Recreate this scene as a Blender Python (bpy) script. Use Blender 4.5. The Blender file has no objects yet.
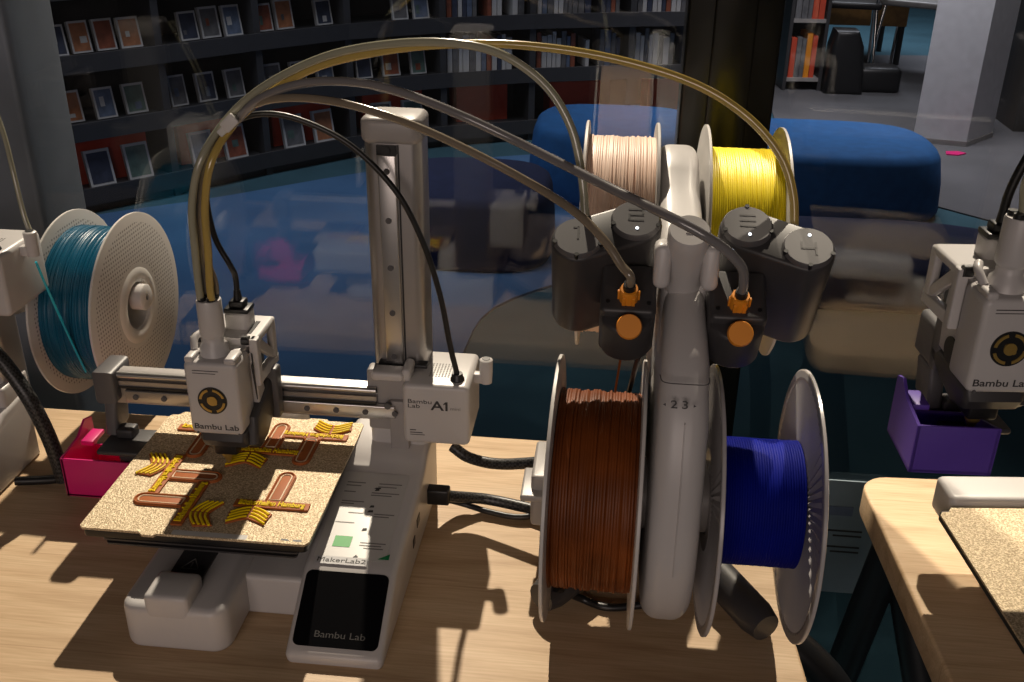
import bpy, bmesh, math, random
from mathutils import Vector, Matrix
random.seed(7)
C = bpy.context.scene.collection
PI = math.pi

# ------------------------------------------------------------------ camera
F, YAW, PITCH, ROLL = 1023.66, 0.1002756, 0.44966, 0.01323
CAM = Vector((0.40093, -0.61819, 0.55796))
_f = Vector((-math.sin(YAW)*math.cos(PITCH), math.cos(YAW)*math.cos(PITCH), -math.sin(PITCH)))
_r = Vector((math.cos(YAW), math.sin(YAW), 0)); _u = _r.cross(_f)
_r2 = math.cos(ROLL)*_r + math.sin(ROLL)*_u; _u2 = -math.sin(ROLL)*_r + math.cos(ROLL)*_u
cd = bpy.data.cameras.new('camera'); cam = bpy.data.objects.new('camera', cd); C.objects.link(cam)
cam.matrix_world = Matrix(((_r2.x, _u2.x, -_f.x, CAM.x), (_r2.y, _u2.y, -_f.y, CAM.y), (_r2.z, _u2.z, -_f.z, CAM.z), (0, 0, 0, 1)))
cd.sensor_width = 36; cd.lens = 36*F/1024; cd.clip_start = .01; cd.clip_end = 60
bpy.context.scene.camera = cam

def at(px, py, x=None, y=None, z=None):
    """world point seen at a pixel of the 1024x682 photograph on the plane x=, y= or z="""
    d = _f + (px-512)/F*_r2 - (py-341)/F*_u2
    if z is not None: t = (z-CAM.z)/d.z
    elif y is not None: t = (y-CAM.y)/d.y
    else: t = (x-CAM.x)/d.x
    return CAM + t*d

# ------------------------------------------------------------------ world, lamps, exposure
W = bpy.data.worlds.new('world'); bpy.context.scene.world = W; W.use_nodes = True
W.node_tree.nodes['Background'].inputs[0].default_value = (.62, .56, .54, 1)
W.node_tree.nodes['Background'].inputs[1].default_value = .028
def lamp(name, kind, loc, target, energy, color, size=.05, spot=60, blend=.3):
    l = bpy.data.lights.new(name, kind); l.energy = energy; l.color = color
    if kind == 'SPOT': l.spot_size = math.radians(spot); l.spot_blend = blend; l.shadow_soft_size = size
    elif kind == 'AREA': l.shape = 'RECTANGLE'; l.size = size; l.size_y = size*.6; l.spread = math.radians(spot if spot != 60 else 180)
    else: l.shadow_soft_size = size
    o = bpy.data.objects.new(name, l); C.objects.link(o); o.location = loc
    o.rotation_euler = (Vector(target)-Vector(loc)).to_track_quat('-Z', 'Y').to_euler()
    return o
WARM = (1, .85, .66)
lamp('key_spot', 'SPOT', (-.05, 1.80, 1.95), (.27, .22, 0), 450, WARM, .022, 32, .75)
lamp('key_spot_right', 'SPOT', (1.05, 1.30, 1.95), (.84, 0, 0), 300, WARM, .022, 24)
lamp('front_fill', 'AREA', (.2, -2.4, .75), (.3, .1, .1), 15, (1, .83, .75), 1.4)
lamp('library_ceiling_left', 'AREA', (-.9, 2.6, 1.9), (-.9, 3.2, -.75), 9, (.9, .93, 1), 1.4, 90)
lamp('library_ceiling_right', 'AREA', (1.6, 4.2, 1.9), (1.6, 4.6, -.75), 24, (1, .95, .96), 1.4, 90)
lamp('library_ceiling_far', 'AREA', (2.2, 7.5, 1.9), (2.2, 7.6, -.75), 34, (.9, .92, 1), 1.4, 110)
vs = bpy.context.scene.view_settings
vs.view_transform = 'Standard'; vs.look = 'None'; vs.gamma = 1; vs.exposure = 0; vs.use_curve_mapping = False

# ------------------------------------------------------------------ materials
def newmat(name):
    m = bpy.data.materials.new(name); m.use_nodes = True
    return m, m.node_tree, m.node_tree.nodes['Principled BSDF']
def N(nt, t, **k):
    n = nt.nodes.new(t)
    for a, b in k.items(): setattr(n, a, b)
    return n
def ramp(nt, fac, stops):
    r = N(nt, 'ShaderNodeValToRGB'); e = r.color_ramp.elements
    while len(e) < len(stops): e.new(.5)
    for i, (p, c) in enumerate(stops): e[i].position = p; e[i].color = (*c, 1)
    nt.links.new(fac, r.inputs[0]); return r.outputs[0]
def coords(nt, scale=(1, 1, 1), kind='Object'):
    tc = N(nt, 'ShaderNodeTexCoord'); mp = N(nt, 'ShaderNodeMapping'); mp.inputs['Scale'].default_value = scale
    nt.links.new(tc.outputs[kind], mp.inputs[0]); return mp.outputs[0]
def plastic(name, c, rough=.45, metal=0, var=.06, bump=0, bscale=400, spec=.5, trans=0, coat=0):
    m, nt, b = newmat(name)
    v = coords(nt); n = N(nt, 'ShaderNodeTexNoise'); n.inputs['Scale'].default_value = 25; nt.links.new(v, n.inputs[0])
    col = ramp(nt, n.outputs[0], [(.3, [x*(1-var) for x in c]), (.7, [min(1, x*(1+var)) for x in c])])
    nt.links.new(col, b.inputs['Base Color'])
    b.inputs['Roughness'].default_value = rough; b.inputs['Metallic'].default_value = metal
    b.inputs['Specular IOR Level'].default_value = spec
    b.inputs['Transmission Weight'].default_value = trans; b.inputs['Coat Weight'].default_value = coat
    if bump:
        n2 = N(nt, 'ShaderNodeTexNoise'); n2.inputs['Scale'].default_value = bscale; nt.links.new(v, n2.inputs[0])
        bp = N(nt, 'ShaderNodeBump'); bp.inputs['Strength'].default_value = bump; bp.inputs['Distance'].default_value = .001
        nt.links.new(n2.outputs[0], bp.inputs['Height']); nt.links.new(bp.outputs[0], b.inputs['Normal'])
    return m
M = {}
M['white'] = plastic('white_plastic', (.53, .51, .50), .38, var=.02)
M['spoolwhite'] = plastic('spool_plastic', (.60, .58, .555), .4, var=.02)
M['spoolgrey'] = plastic('spool_plastic_grey', (.46, .44, .44), .25, var=.03)
M['darkgrey'] = plastic('dark_grey_plastic', (.042, .040, .042), .45, var=.05)
M['midgrey'] = plastic('mid_grey_plastic', (.095, .092, .096), .42, var=.04)
M['lightgrey'] = plastic('light_grey_plastic', (.33, .31, .30), .4, var=.03)
M['black'] = plastic('black_plastic', (.010, .010, .011), .4, var=.05)
M['screen'] = plastic('screen_glass', (.002, .002, .003), .35, var=0, spec=.3)
M['alu'] = plastic('brushed_aluminium', (.42, .40, .39), .38, .85, var=.05)
M['steel'] = plastic('linear_rail_steel', (.62, .60, .58), .28, .9, var=.04)
M['chrome'] = plastic('chrome', (.8, .78, .76), .12, 1, var=.02)
M['orange'] = plastic('orange_plastic', (.85, .30, .02), .45)
M['amber'] = plastic('amber_glue', (.75, .38, .02), .4)
M['pink'] = plastic('magenta_plastic', (.62, .008, .16), .42)
M['purple'] = plastic('purple_plastic', (.10, .045, .36), .5)
M['ink'] = plastic('grey_ink', (.035, .034, .035), .6)
M['inkpale'] = plastic('pale_grey_ink', (.20, .195, .19), .6)
M['inkscreen'] = plastic('screen_ink', (.075, .072, .07), .5)
M['label'] = plastic('label_film', (.58, .57, .55), .3, var=.02)
M['green'] = plastic('green_print', (.02, .36, .05), .5)
M['greendark'] = plastic('dark_green_print', (.0, .22, .07), .5)
M['gold'] = plastic('gold_pins', (.50, .33, .09), .35, .6)
M['tube_clear'] = plastic('clear_tube', (.34, .33, .24), .18, var=.05, spec=.7, coat=.3)
M['tube_gold'] = plastic('gold_tube', (.46, .33, .09), .18, var=.05, spec=.7, coat=.3)
M['tube_smoke'] = plastic('smoky_tube', (.19, .18, .18), .18, var=.05, spec=.7, coat=.3)
M['tube_brown'] = plastic('brownish_tube', (.22, .18, .13), .18, var=.05, spec=.7, coat=.3)
M['fil_teal'] = plastic('teal_filament', (.0, .085, .16), .36, var=.12, spec=.4)
M['fil_yellow'] = plastic('yellow_filament', (.90, .72, .01), .4, var=.06)
M['fil_peach'] = plastic('peach_filament', (.84, .62, .49), .45, var=.08)
M['fil_brown'] = plastic('brown_filament', (.17, .042, .006), .5, var=.3, spec=.3)
M['fil_blue'] = plastic('blue_filament', (.002, .007, .19), .6, var=.12, spec=.08)
M['terra'] = plastic('terracotta_print', (.40, .115, .028), .55, var=.08, spec=.25)
M['lime'] = plastic('yellow_print', (.85, .62, .003), .55, var=.08, spec=.2)
M['tan'] = plastic('tan_groove', (.75, .58, .38), .5)
M['sheet'] = plastic('printed_sheet', (.20, .27, .32), .6)
M['red'] = plastic('red_card', (.60, .07, .03), .7)
M['paper'] = plastic('cover_white', (.55, .55, .56), .6)
M['shelf'] = plastic('dark_shelf_laminate', (.040, .039, .042), .5)
M['pouf'] = plastic('blue_upholstery', (.010, .10, .30), .85, var=.12, bump=.3, bscale=300)
M['navy'] = plastic('navy_fabric', (.018, .025, .075), .9, var=.12, bump=.3, bscale=300)
M['column'] = plastic('painted_concrete', (.80, .80, .84), .7, var=.05)
M['deskwood'] = plastic('desk_oak', (.42, .22, .06), .5, var=.2)
M['pillar'] = plastic('black_gloss_frame', (.006, .006, .005), .22, spec=.25)
M['post'] = plastic('painted_grey_post', (.17, .195, .24), .5)
M['tablesteel'] = plastic('black_table_steel', (.012, .013, .015), .35, var=.1)

def wood():
    m, nt, b = newmat('pale_maple_top')
    v = coords(nt, (1, 9, 9)); n = N(nt, 'ShaderNodeTexNoise'); n.inputs['Scale'].default_value = 5; n.inputs['Detail'].default_value = 6
    n.inputs['Distortion'].default_value = .8; nt.links.new(v, n.inputs[0])
    c1 = ramp(nt, n.outputs[0], [(.30, (.52, .36, .215)), (.5, (.64, .465, .295)), (.72, (.70, .53, .35))])
    v2 = coords(nt, (4, 90, 90)); n2 = N(nt, 'ShaderNodeTexNoise'); n2.inputs['Scale'].default_value = 6; nt.links.new(v2, n2.inputs[0])
    c2 = ramp(nt, n2.outputs[0], [(.35, (.86, .84, .80)), (.65, (1, 1, 1))])
    # stave joints
    v3 = coords(nt, (1, 1, 1)); br = N(nt, 'ShaderNodeTexBrick'); nt.links.new(v3, br.inputs[0])
    br.inputs['Scale'].default_value = 1; br.inputs['Brick Width'].default_value = 6; br.inputs['Row Height'].default_value = .11
    br.inputs['Mortar Size'].default_value = .0004; br.inputs['Color1'].default_value = (1, 1, 1, 1); br.inputs['Color2'].default_value = (.93, .91, .88, 1); br.inputs['Mortar'].default_value = (.8, .75, .7, 1)
    mx = N(nt, 'ShaderNodeMixRGB', blend_type='MULTIPLY'); mx.inputs[0].default_value = 1; nt.links.new(c1, mx.inputs[1]); nt.links.new(c2, mx.inputs[2])
    mx2 = N(nt, 'ShaderNodeMixRGB', blend_type='MULTIPLY'); mx2.inputs[0].default_value = 1; nt.links.new(mx.outputs[0], mx2.inputs[1]); nt.links.new(br.outputs[0], mx2.inputs[2])
    nt.links.new(mx2.outputs[0], b.inputs['Base Color']); b.inputs['Roughness'].default_value = .5; b.inputs['Specular IOR Level'].default_value = .3
    return m
M['wood'] = wood()
def goldplate():
    m, nt, b = newmat('textured_gold_plate')
    v = coords(nt); n = N(nt, 'ShaderNodeTexNoise'); n.inputs['Scale'].default_value = 800; n.inputs['Detail'].default_value = 3; nt.links.new(v, n.inputs[0])
    c = ramp(nt, n.outputs[0], [(.34, (.34, .25, .14)), (.5, (.56, .44, .28)), (.66, (.85, .72, .50))])
    nt.links.new(c, b.inputs['Base Color']); b.inputs['Roughness'].default_value = .5; b.inputs['Metallic'].default_value = .25
    bp = N(nt, 'ShaderNodeBump'); bp.inputs['Strength'].default_value = .8; bp.inputs['Distance'].default_value = .001
    nt.links.new(n.outputs[0], bp.inputs['Height']); nt.links.new(bp.outputs[0], b.inputs['Normal'])
    return m
M['plate'] = goldplate()
def perforated():
    m, nt, b = newmat('perforated_flange')
    tc = N(nt, 'ShaderNodeTexCoord'); mp = N(nt, 'ShaderNodeMapping'); mp.inputs['Location'].default_value = (0, 0, -.095); nt.links.new(tc.outputs['Object'], mp.inputs[0]); sp = N(nt, 'ShaderNodeSeparateXYZ'); nt.links.new(mp.outputs[0], sp.inputs[0])
    cb = N(nt, 'ShaderNodeCombineXYZ'); nt.links.new(sp.outputs[1], cb.inputs[0])
    nt.links.new(sp.outputs[2], cb.inputs[1])
    vo = N(nt, 'ShaderNodeTexVoronoi'); vo.inputs['Scale'].default_value = 230; vo.inputs['Randomness'].default_value = .0; nt.links.new(cb.outputs[0], vo.inputs[0])
    ln = N(nt, 'ShaderNodeVectorMath', operation='LENGTH'); nt.links.new(cb.outputs[0], ln.inputs[0])
    def cmp(op, a, bv):
        q = N(nt, 'ShaderNodeMath', operation=op); nt.links.new(a, q.inputs[0]); q.inputs[1].default_value = bv; return q.outputs[0]
    hole = cmp('LESS_THAN', vo.outputs['Distance'], .27); ri = cmp('GREATER_THAN', ln.outputs['Value'], .044); ro = cmp('LESS_THAN', ln.outputs['Value'], .085)
    m1 = N(nt, 'ShaderNodeMath', operation='MULTIPLY'); nt.links.new(hole, m1.inputs[0]); nt.links.new(ri, m1.inputs[1])
    m2 = N(nt, 'ShaderNodeMath', operation='MULTIPLY'); nt.links.new(m1.outputs[0], m2.inputs[0]); nt.links.new(ro, m2.inputs[1])
    c = ramp(nt, m2.outputs[0], [(0, (.60, .58, .555)), (1, (.26, .25, .24))]); nt.links.new(c, b.inputs['Base Color'])
    bp = N(nt, 'ShaderNodeBump', invert=True); bp.inputs['Strength'].default_value = .8; bp.inputs['Distance'].default_value = .001
    nt.links.new(m2.outputs[0], bp.inputs['Height']); nt.links.new(bp.outputs[0], b.inputs['Normal'])
    b.inputs['Roughness'].default_value = .45
    return m
M['perf'] = perforated()
def braid():
    m, nt, b = newmat('braided_sleeve')
    v = coords(nt); ck = N(nt, 'ShaderNodeTexChecker'); ck.inputs['Scale'].default_value = 420
    ck.inputs['Color1'].default_value = (.004, .004, .004, 1); ck.inputs['Color2'].default_value = (.05, .05, .05, 1)
    nt.links.new(v, ck.inputs[0]); nt.links.new(ck.outputs[0], b.inputs['Base Color']); b.inputs['Roughness'].default_value = .4
    return m
M['braid'] = braid()
def carpet(name, a, c, scale=3):
    m, nt, b = newmat(name)
    v = coords(nt); n = N(nt, 'ShaderNodeTexNoise'); n.inputs['Scale'].default_value = scale; n.inputs['Detail'].default_value = 8; nt.links.new(v, n.inputs[0])
    nt.links.new(ramp(nt, n.outputs[0], [(.35, a), (.65, c)]), b.inputs['Base Color']); b.inputs['Roughness'].default_value = .9
    return m
M['floor'] = carpet('teal_carpet', (.016, .060, .085), (.026, .085, .118))
M['rug'] = carpet('blue_rug', (.035, .10, .22), (.05, .13, .27))
M['greyfloor'] = carpet('grey_floor', (.075, .075, .082), (.10, .10, .11))
def pane():
    m, nt, b = newmat('window_glass')
    nt.nodes.remove(b); out = nt.nodes['Material Output']
    tr = N(nt, 'ShaderNodeBsdfTransparent'); tr.inputs[0].default_value = (.96, .97, .98, 1)
    gl = N(nt, 'ShaderNodeBsdfGlossy'); gl.inputs['Roughness'].default_value = .003; gl.inputs[0].default_value = (.95, .97, 1, 1)
    fr = N(nt, 'ShaderNodeFresnel')
    ge = N(nt, 'ShaderNodeNewGeometry'); mi = N(nt, 'ShaderNodeMix'); mi.inputs['A'].default_value = 1.5; mi.inputs['B'].default_value = 1/1.5
    nt.links.new(ge.outputs['Backfacing'], mi.inputs['Factor']); nt.links.new(mi.outputs['Result'], fr.inputs[0])
    mx = N(nt, 'ShaderNodeMixShader'); nt.links.new(fr.outputs[0], mx.inputs[0]); nt.links.new(tr.outputs[0], mx.inputs[1]); nt.links.new(gl.outputs[0], mx.inputs[2])
    nt.links.new(mx.outputs[0], out.inputs[0]); return m
M['glass'] = pane()

# ------------------------------------------------------------------ builders
def box(bm, x0, x1, y0, y1, z0, z1, bev=0, seg=3, mi=0):
    r = bmesh.ops.create_cube(bm, size=1)['verts']
    for v in r:
        v.co = Vector(((x0+x1)/2+v.co.x*(x1-x0), (y0+y1)/2+v.co.y*(y1-y0), (z0+z1)/2+v.co.z*(z1-z0)))
    fs = list({f for v in r for f in v.link_faces})
    for f in fs: f.material_index = mi
    if bev:
        es = list({e for v in r for e in v.link_edges})
        g = bmesh.ops.bevel(bm, geom=es, offset=bev, segments=seg, profile=.5, affect='EDGES')
        for f in g['faces']: f.material_index = mi
    return bm
def B(*a, **k): return box(bmesh.new(), *a, **k)
def prism(bm, pts, a0, a1, axis='x', bev=0, seg=3, mi=0):
    """polygon pts in the plane across `axis`, extruded from a0 to a1"""
    def P(u, v, a): return {'x': (a, u, v), 'y': (u, a, v), 'z': (u, v, a)}[axis]
    lo = [bm.verts.new(P(u, v, a0)) for u, v in pts]; hi = [bm.verts.new(P(u, v, a1)) for u, v in pts]
    fs = [bm.faces.new(lo), bm.faces.new(hi[::-1])]
    n = len(pts)
    for i in range(n): fs.append(bm.faces.new((lo[i], hi[i], hi[(i+1) % n], lo[(i+1) % n])))
    for f in fs: f.material_index = mi
    bmesh.ops.recalc_face_normals(bm, faces=fs)
    if bev:
        es = list(set(fs[0].edges) | set(fs[1].edges))
        g = bmesh.ops.bevel(bm, geom=es, offset=bev, segments=seg, profile=.5, affect='EDGES')
        for f in g['faces']: f.material_index = mi
    return bm
def rrect(x0, x1, y0, y1, r, n=6):
    o = []
    for cx, cy, a in ((x1-r, y1-r, 0), (x0+r, y1-r, PI/2), (x0+r, y0+r, PI), (x1-r, y0+r, 1.5*PI)):
        for i in range(n+1): t = a+i*PI/2/n; o.append((cx+r*math.cos(t), cy+r*math.sin(t)))
    return o
def cyl(bm, a, b, r, r2=None, n=24, cap=True, mi=0):
    a = Vector(a); b = Vector(b); r2 = r if r2 is None else r2
    q = (b-a).to_track_quat('Z', 'Y'); X = q @ Vector((1, 0, 0)); Y = q @ Vector((0, 1, 0))
    lo = [bm.verts.new(a+r*(math.cos(t)*X+math.sin(t)*Y)) for t in [2*PI*i/n for i in range(n)]]
    hi = [bm.verts.new(b+r2*(math.cos(t)*X+math.sin(t)*Y)) for t in [2*PI*i/n for i in range(n)]]
    fs = [bm.faces.new((lo[i], lo[(i+1) % n], hi[(i+1) % n], hi[i])) for i in range(n)]
    if cap: fs += [bm.faces.new(lo[::-1]), bm.faces.new(hi)]
    for f in fs: f.material_index = mi; f.smooth = True
    return bm
def catmull(P, k=10):
    P = [Vector(p) for p in P]; P = [2*P[0]-P[1]]+P+[2*P[-1]-P[-2]]; o = []
    for i in range(1, len(P)-2):
        for j in range(k):
            t = j/k
            o.append(.5*((2*P[i])+(-P[i-1]+P[i+1])*t+(2*P[i-1]-5*P[i]+4*P[i+1]-P[i+2])*t*t+(-P[i-1]+3*P[i]-3*P[i+1]+P[i+2])*t**3))
    o.append(P[-2]); return o
def tube(bm, P, r, n=12, k=10, smooth=True, mi=0):
    P = catmull(P, k) if smooth else [Vector(p) for p in P]
    T = [(P[min(i+1, len(P)-1)]-P[max(i-1, 0)]).normalized() for i in range(len(P))]
    X = T[0].orthogonal().normalized(); rings = []
    for i, p in enumerate(P):
        X = (X-T[i]*X.dot(T[i])).normalized(); Y = T[i].cross(X); rr = r(i/(len(P)-1)) if callable(r) else r
        rings.append([bm.verts.new(p+rr*(math.cos(2*PI*j/n)*X+math.sin(2*PI*j/n)*Y)) for j in range(n)])
    for a, b in zip(rings, rings[1:]):
        for j in range(n):
            f = bm.faces.new((a[j], a[(j+1) % n], b[(j+1) % n], b[j])); f.smooth = True; f.material_index = mi
    bm.faces.new(rings[0][::-1]).material_index = mi; bm.faces.new(rings[-1]).material_index = mi
    return bm
def lathe(bm, prof, n=64, axis='x', mi=0):
    """prof: (axial, radius) closed loop around the axis"""
    rings = []
    for a, r in prof:
        ring = []
        for j in range(n):
            t = 2*PI*j/n; u, v = r*math.cos(t), r*math.sin(t)
            ring.append(bm.verts.new({'x': (a, u, v), 'z': (u, v, a), 'y': (u, a, v)}[axis]))
        rings.append(ring)
    fs = []
    for a, b in zip(rings, rings[1:]+rings[:1]):
        for j in range(n):
            f = bm.faces.new((a[j], a[(j+1) % n], b[(j+1) % n], b[j])); f.smooth = True; f.material_index = mi; fs.append(f)
    bmesh.ops.recalc_face_normals(bm, faces=fs)
    return bm
def finish(name, bm, mats, parent=None, shift=None, angle=40):
    if shift is not None: bmesh.ops.translate(bm, verts=bm.verts, vec=-Vector(shift))
    me = bpy.data.meshes.new(name)
    for e in bm.edges:
        if len(e.link_faces) == 2:
            try: e.smooth = e.calc_face_angle() < math.radians(angle)
            except ValueError: pass
    for f in bm.faces: f.smooth = True
    bm.to_mesh(me); bm.free()
    for m in (mats if isinstance(mats, (list, tuple)) else [mats]): me.materials.append(M[m] if isinstance(m, str) else m)
    o = bpy.data.objects.new(name, me); C.objects.link(o); o.parent = parent
    return o
ROOTS = {}
def thing(name, label, cat, loc=(0, 0, 0), rotz=0, group=None):
    o = bpy.data.objects.new(name, None); C.objects.link(o); o.empty_display_size = .02
    o.location = loc; o.rotation_euler = (0, 0, rotz); o['label'] = label; o['category'] = cat
    if group: o['group'] = group
    return o
def tag(o, label, cat, group=None):
    o['label'] = label; o['category'] = cat
    if group: o['group'] = group
    return o
def solo(name, bm, mats, label, cat, group=None, loc=None):
    """a thing that is one mesh, built in world coordinates, origin at loc"""
    o = finish(name, bm, mats, None, loc)
    if loc is not None: o.location = loc
    return tag(o, label, cat, group)
def struct(name, bm, mats):
    o = finish(name, bm, mats); o['kind'] = 'structure'; return o
def part(name, bm, mats, root, label=None, off=(0, 0, 0), parent=None, angle=40):
    """mesh given in the frame whose origin is `off` away from root's own origin"""
    o = finish(name, bm, mats, parent or root, off, angle)
    if label: o['label'] = label
    return o
def text_mesh(body, size, extrude=.0003, align='CENTER', bold=0, sx=1):
    cu = bpy.data.curves.new('t', 'FONT'); cu.body = body; cu.size = size; cu.extrude = extrude; cu.align_x = align; cu.align_y = 'CENTER'; cu.offset = bold
    o = bpy.data.objects.new('t', cu); C.objects.link(o)
    dg = bpy.context.evaluated_depsgraph_get(); me = bpy.data.meshes.new_from_object(o.evaluated_get(dg))
    bm = bmesh.new(); bm.from_mesh(me); bpy.data.objects.remove(o); bpy.data.curves.remove(cu); bpy.data.meshes.remove(me)
    bmesh.ops.scale(bm, verts=bm.verts, vec=(sx, 1, 1))
    return bm
def place(bm, origin, X, Y):
    """map the mesh's xy plane to origin + x*X + y*Y"""
    X = Vector(X).normalized(); Z = X.cross(Vector(Y)).normalized(); Y = Z.cross(X)
    m = Matrix(((X.x, Y.x, Z.x, origin[0]), (X.y, Y.y, Z.y, origin[1]), (X.z, Y.z, Z.z, origin[2]), (0, 0, 0, 1)))
    bmesh.ops.transform(bm, matrix=m, verts=bm.verts); return bm
def join(*bms):
    o = bmesh.new()
    for b in bms:
        me = bpy.data.meshes.new('j'); b.to_mesh(me); o.from_mesh(me); b.free(); bpy.data.meshes.remove(me)
    return o
def copy_tree(o, parent=None):
    c = o.copy(); C.objects.link(c); c.parent = parent
    for ch in list(o.children): copy_tree(ch, c)
    return c

# ------------------------------------------------------------------ the room
FZ = -.75; GY = .412
struct('floor', B(-4, 7, -2.5, 12, FZ-.05, FZ), 'floor')
struct('ceiling', B(-4, 7, -2.5, 12, 2.0, 2.1), 'shelf')
struct('wall_back', B(-4, 7, 11.9, 12, FZ, 2.0), 'shelf')
struct('wall_left', B(-4.1, -4, -2.5, 12, FZ, 2.0), 'shelf')
struct('wall_right', B(7, 7.1, -2.5, 12, FZ, 2.0), 'shelf')
struct('window_1', B(-.228, .462, GY, GY+.006, FZ, 2.0), 'glass')
struct('window_2', B(.552, 2.6, GY, GY+.006, FZ, 2.0), 'glass')
b = B(.462, .552, GY-.004, GY+.05, FZ, 2.0, .003); box(b, .487, .527, GY-.010, GY-.004, FZ, 2.0, .002)
struct('trim_1', b, 'pillar')
struct('trim_2', B(-.36, -.228, GY-.01, GY+.09, FZ, 2.0, .004), 'post')
struct('trim_3', B(-.228, .462, GY-.01, GY+.03, FZ, FZ+.09, .003), 'tablesteel')

def disc_slab(cx, cy, rx, ry, z0, z1, n=64, bev=0):
    return prism(bmesh.new(), [(cx+rx*math.cos(2*PI*i/n), cy+ry*math.sin(2*PI*i/n)) for i in range(n)], z0, z1, 'z', bev)
blob = [Vector((x, y, 0)) for x, y in ((-1.75, 2.7), (-1.55, 1.95), (-1.1, 1.5), (-.5, 1.4), (-.05, 1.75), (.05, 2.3), (.45, 2.75), (.75, 3.3), (.65, 3.95), (.1, 4.1), (-.6, 3.75), (-1.2, 3.25), (-1.6, 2.95))]
blob = [v for i in range(len(blob)) for v in catmull([blob[i-1], blob[i], blob[(i+1) % len(blob)], blob[(i+2) % len(blob)]], 6)[6:12]]
solo('rug', prism(bmesh.new(), [(v.x, v.y) for v in blob], FZ, FZ+.008, 'z'), 'rug', 'large blue rug on the floor behind the glass, before the curved shelves', 'rug', loc=(-.6, 2.6, FZ))
b = prism(bmesh.new(), [(at(775, 122, z=FZ).x, at(775, 122, z=FZ).y), (1.15, 4.1), (2.3, 3.0), (4.2, 3.2), (5, 7.4), (1.75, 7.0), (1.3, 6.2)], FZ, FZ+.006, 'z')
tr = struct('floor_grey', b, 'greyfloor')

def pouf(name, cx, cy, rx, ry, h, mat, label, e=2.8):
    n = 48; prof = [(0, .94), (.02, .97), (.1, 1), (.5, .985), (.86, .95), (.95, .92), (1, .86)]
    bm = bmesh.new(); rings = []
    for z, s in prof:
        ring = []
        for i in range(n):
            t = 2*PI*i/n; c, q = math.cos(t), math.sin(t)
            ring.append(bm.verts.new((cx+rx*s*math.copysign(abs(c)**(2/e), c), cy+ry*s*math.copysign(abs(q)**(2/e), q), FZ+h*z)))
        rings.append(ring)
    for a, c in zip(rings, rings[1:]):
        for j in range(n): bm.faces.new((a[j], a[(j+1) % n], c[(j+1) % n], c[j]))
    bm.faces.new(rings[0][::-1]); bm.faces.new(rings[-1])
    return solo(name, bm, mat, label, 'seat', loc=(cx, cy, FZ))
pouf('pouf', 1.20, 3.58, .50, .33, .27, 'pouf', 'big blue rounded pouf behind the glass to the right of the black pillar', 3.2)
pouf('pouf', .40, 3.62, .36, .30, .30, 'pouf', 'blue rounded pouf seen beside the peach spool', 3.2)
pouf('navy_block', -.1, 2.85, .30, .28, .26, 'navy', 'low dark navy seat on the blue rug behind the printer tower', 3.2)
pouf('navy_block', 1.22, 2.70, .60, .28, .14, 'navy', 'low dark navy block as carpet shade in front of the large blue pouf', 3.2)  # shading of the carpet, put in as a dark navy block

# column
cl = Vector((1.87, 4.60, 0)); cr = Vector((2.11, 4.54, 0)); cb = Vector((2.30, 4.76, 0)); c4 = cl+cb-cr
ct = thing('column', 'light grey square concrete column at the right behind the glass', 'column', (2.1, 4.7, FZ))
part('shaft', prism(bmesh.new(), [(v.x, v.y) for v in (cl, cr, cb, c4)], FZ+.03, 2.0, 'z', .004), 'column', ct, off=(2.1, 4.7, FZ))
cc = (cl+cb)/2
part('base_strip', prism(bmesh.new(), [((v.x-cc.x)*1.03+cc.x, (v.y-cc.y)*1.03+cc.y) for v in (cl, cr, cb, c4)], FZ, FZ+.03, 'z'), 'alu', ct, off=(2.1, 4.7, FZ))
p = at(955, 155, z=FZ)
solo('pink_patch', prism(bmesh.new(), [(p.x-.05, p.y-.03), (p.x, p.y-.04), (p.x+.05, p.y), (p.x+.02, p.y+.03), (p.x-.04, p.y+.02)], FZ+.006, FZ+.012, 'z'), 'pink', 'small pink scrap on the floor by the grey column', 'patch', loc=(p.x, p.y, FZ))  # thin flat pink polygon just above the floor

# ------------------------------------------------------------------ curved library shelves
SP = [Vector((-2.25, 1.9, 0)), Vector((-1.98, 2.42, 0)), Vector((-1.66, 2.95, 0)), Vector((-1.375, 3.27, 0)), Vector((-1.10, 3.61, 0)), Vector((-.80, 3.93, 0)), Vector((-.42, 4.18, 0)), Vector((-.02, 4.37, 0)), Vector((.45, 4.53, 0)), Vector((.95, 4.66, 0))]
ZL = [FZ+.09, FZ+.34, FZ+.59, FZ+.85, FZ+1.12, FZ+1.40]
def nrm(i):
    a = SP[max(i-1, 0)]; c = SP[min(i+1, len(SP)-1)]; t = (c-a).normalized(); return Vector((-t.y, t.x, 0))
D = .30
books_at = []
rng = random.Random(3)
covers = [plastic('cover_'+n, c, .5, var=.3) for n, c in (('sky', (.13, .17, .26)), ('rust', (.30, .09, .05)), ('grey', (.15, .15, .16)), ('orange', (.42, .17, .08)), ('night', (.05, .06, .10)), ('mint', (.12, .19, .17)))]
ORD = ['first', 'second', 'third', 'fourth', 'fifth', 'sixth', 'seventh', 'eighth', 'ninth', 'tenth', 'eleventh', 'twelfth', 'thirteenth', 'fourteenth', 'fifteenth', 'sixteenth', 'seventeenth', 'eighteenth', 'nineteenth', 'twentieth', 'last']
CN = ['blue', 'rust red', 'grey', 'orange', 'dark blue', 'green']
shelfnames = [o+' bay' for o in ORD[:10]]
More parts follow.
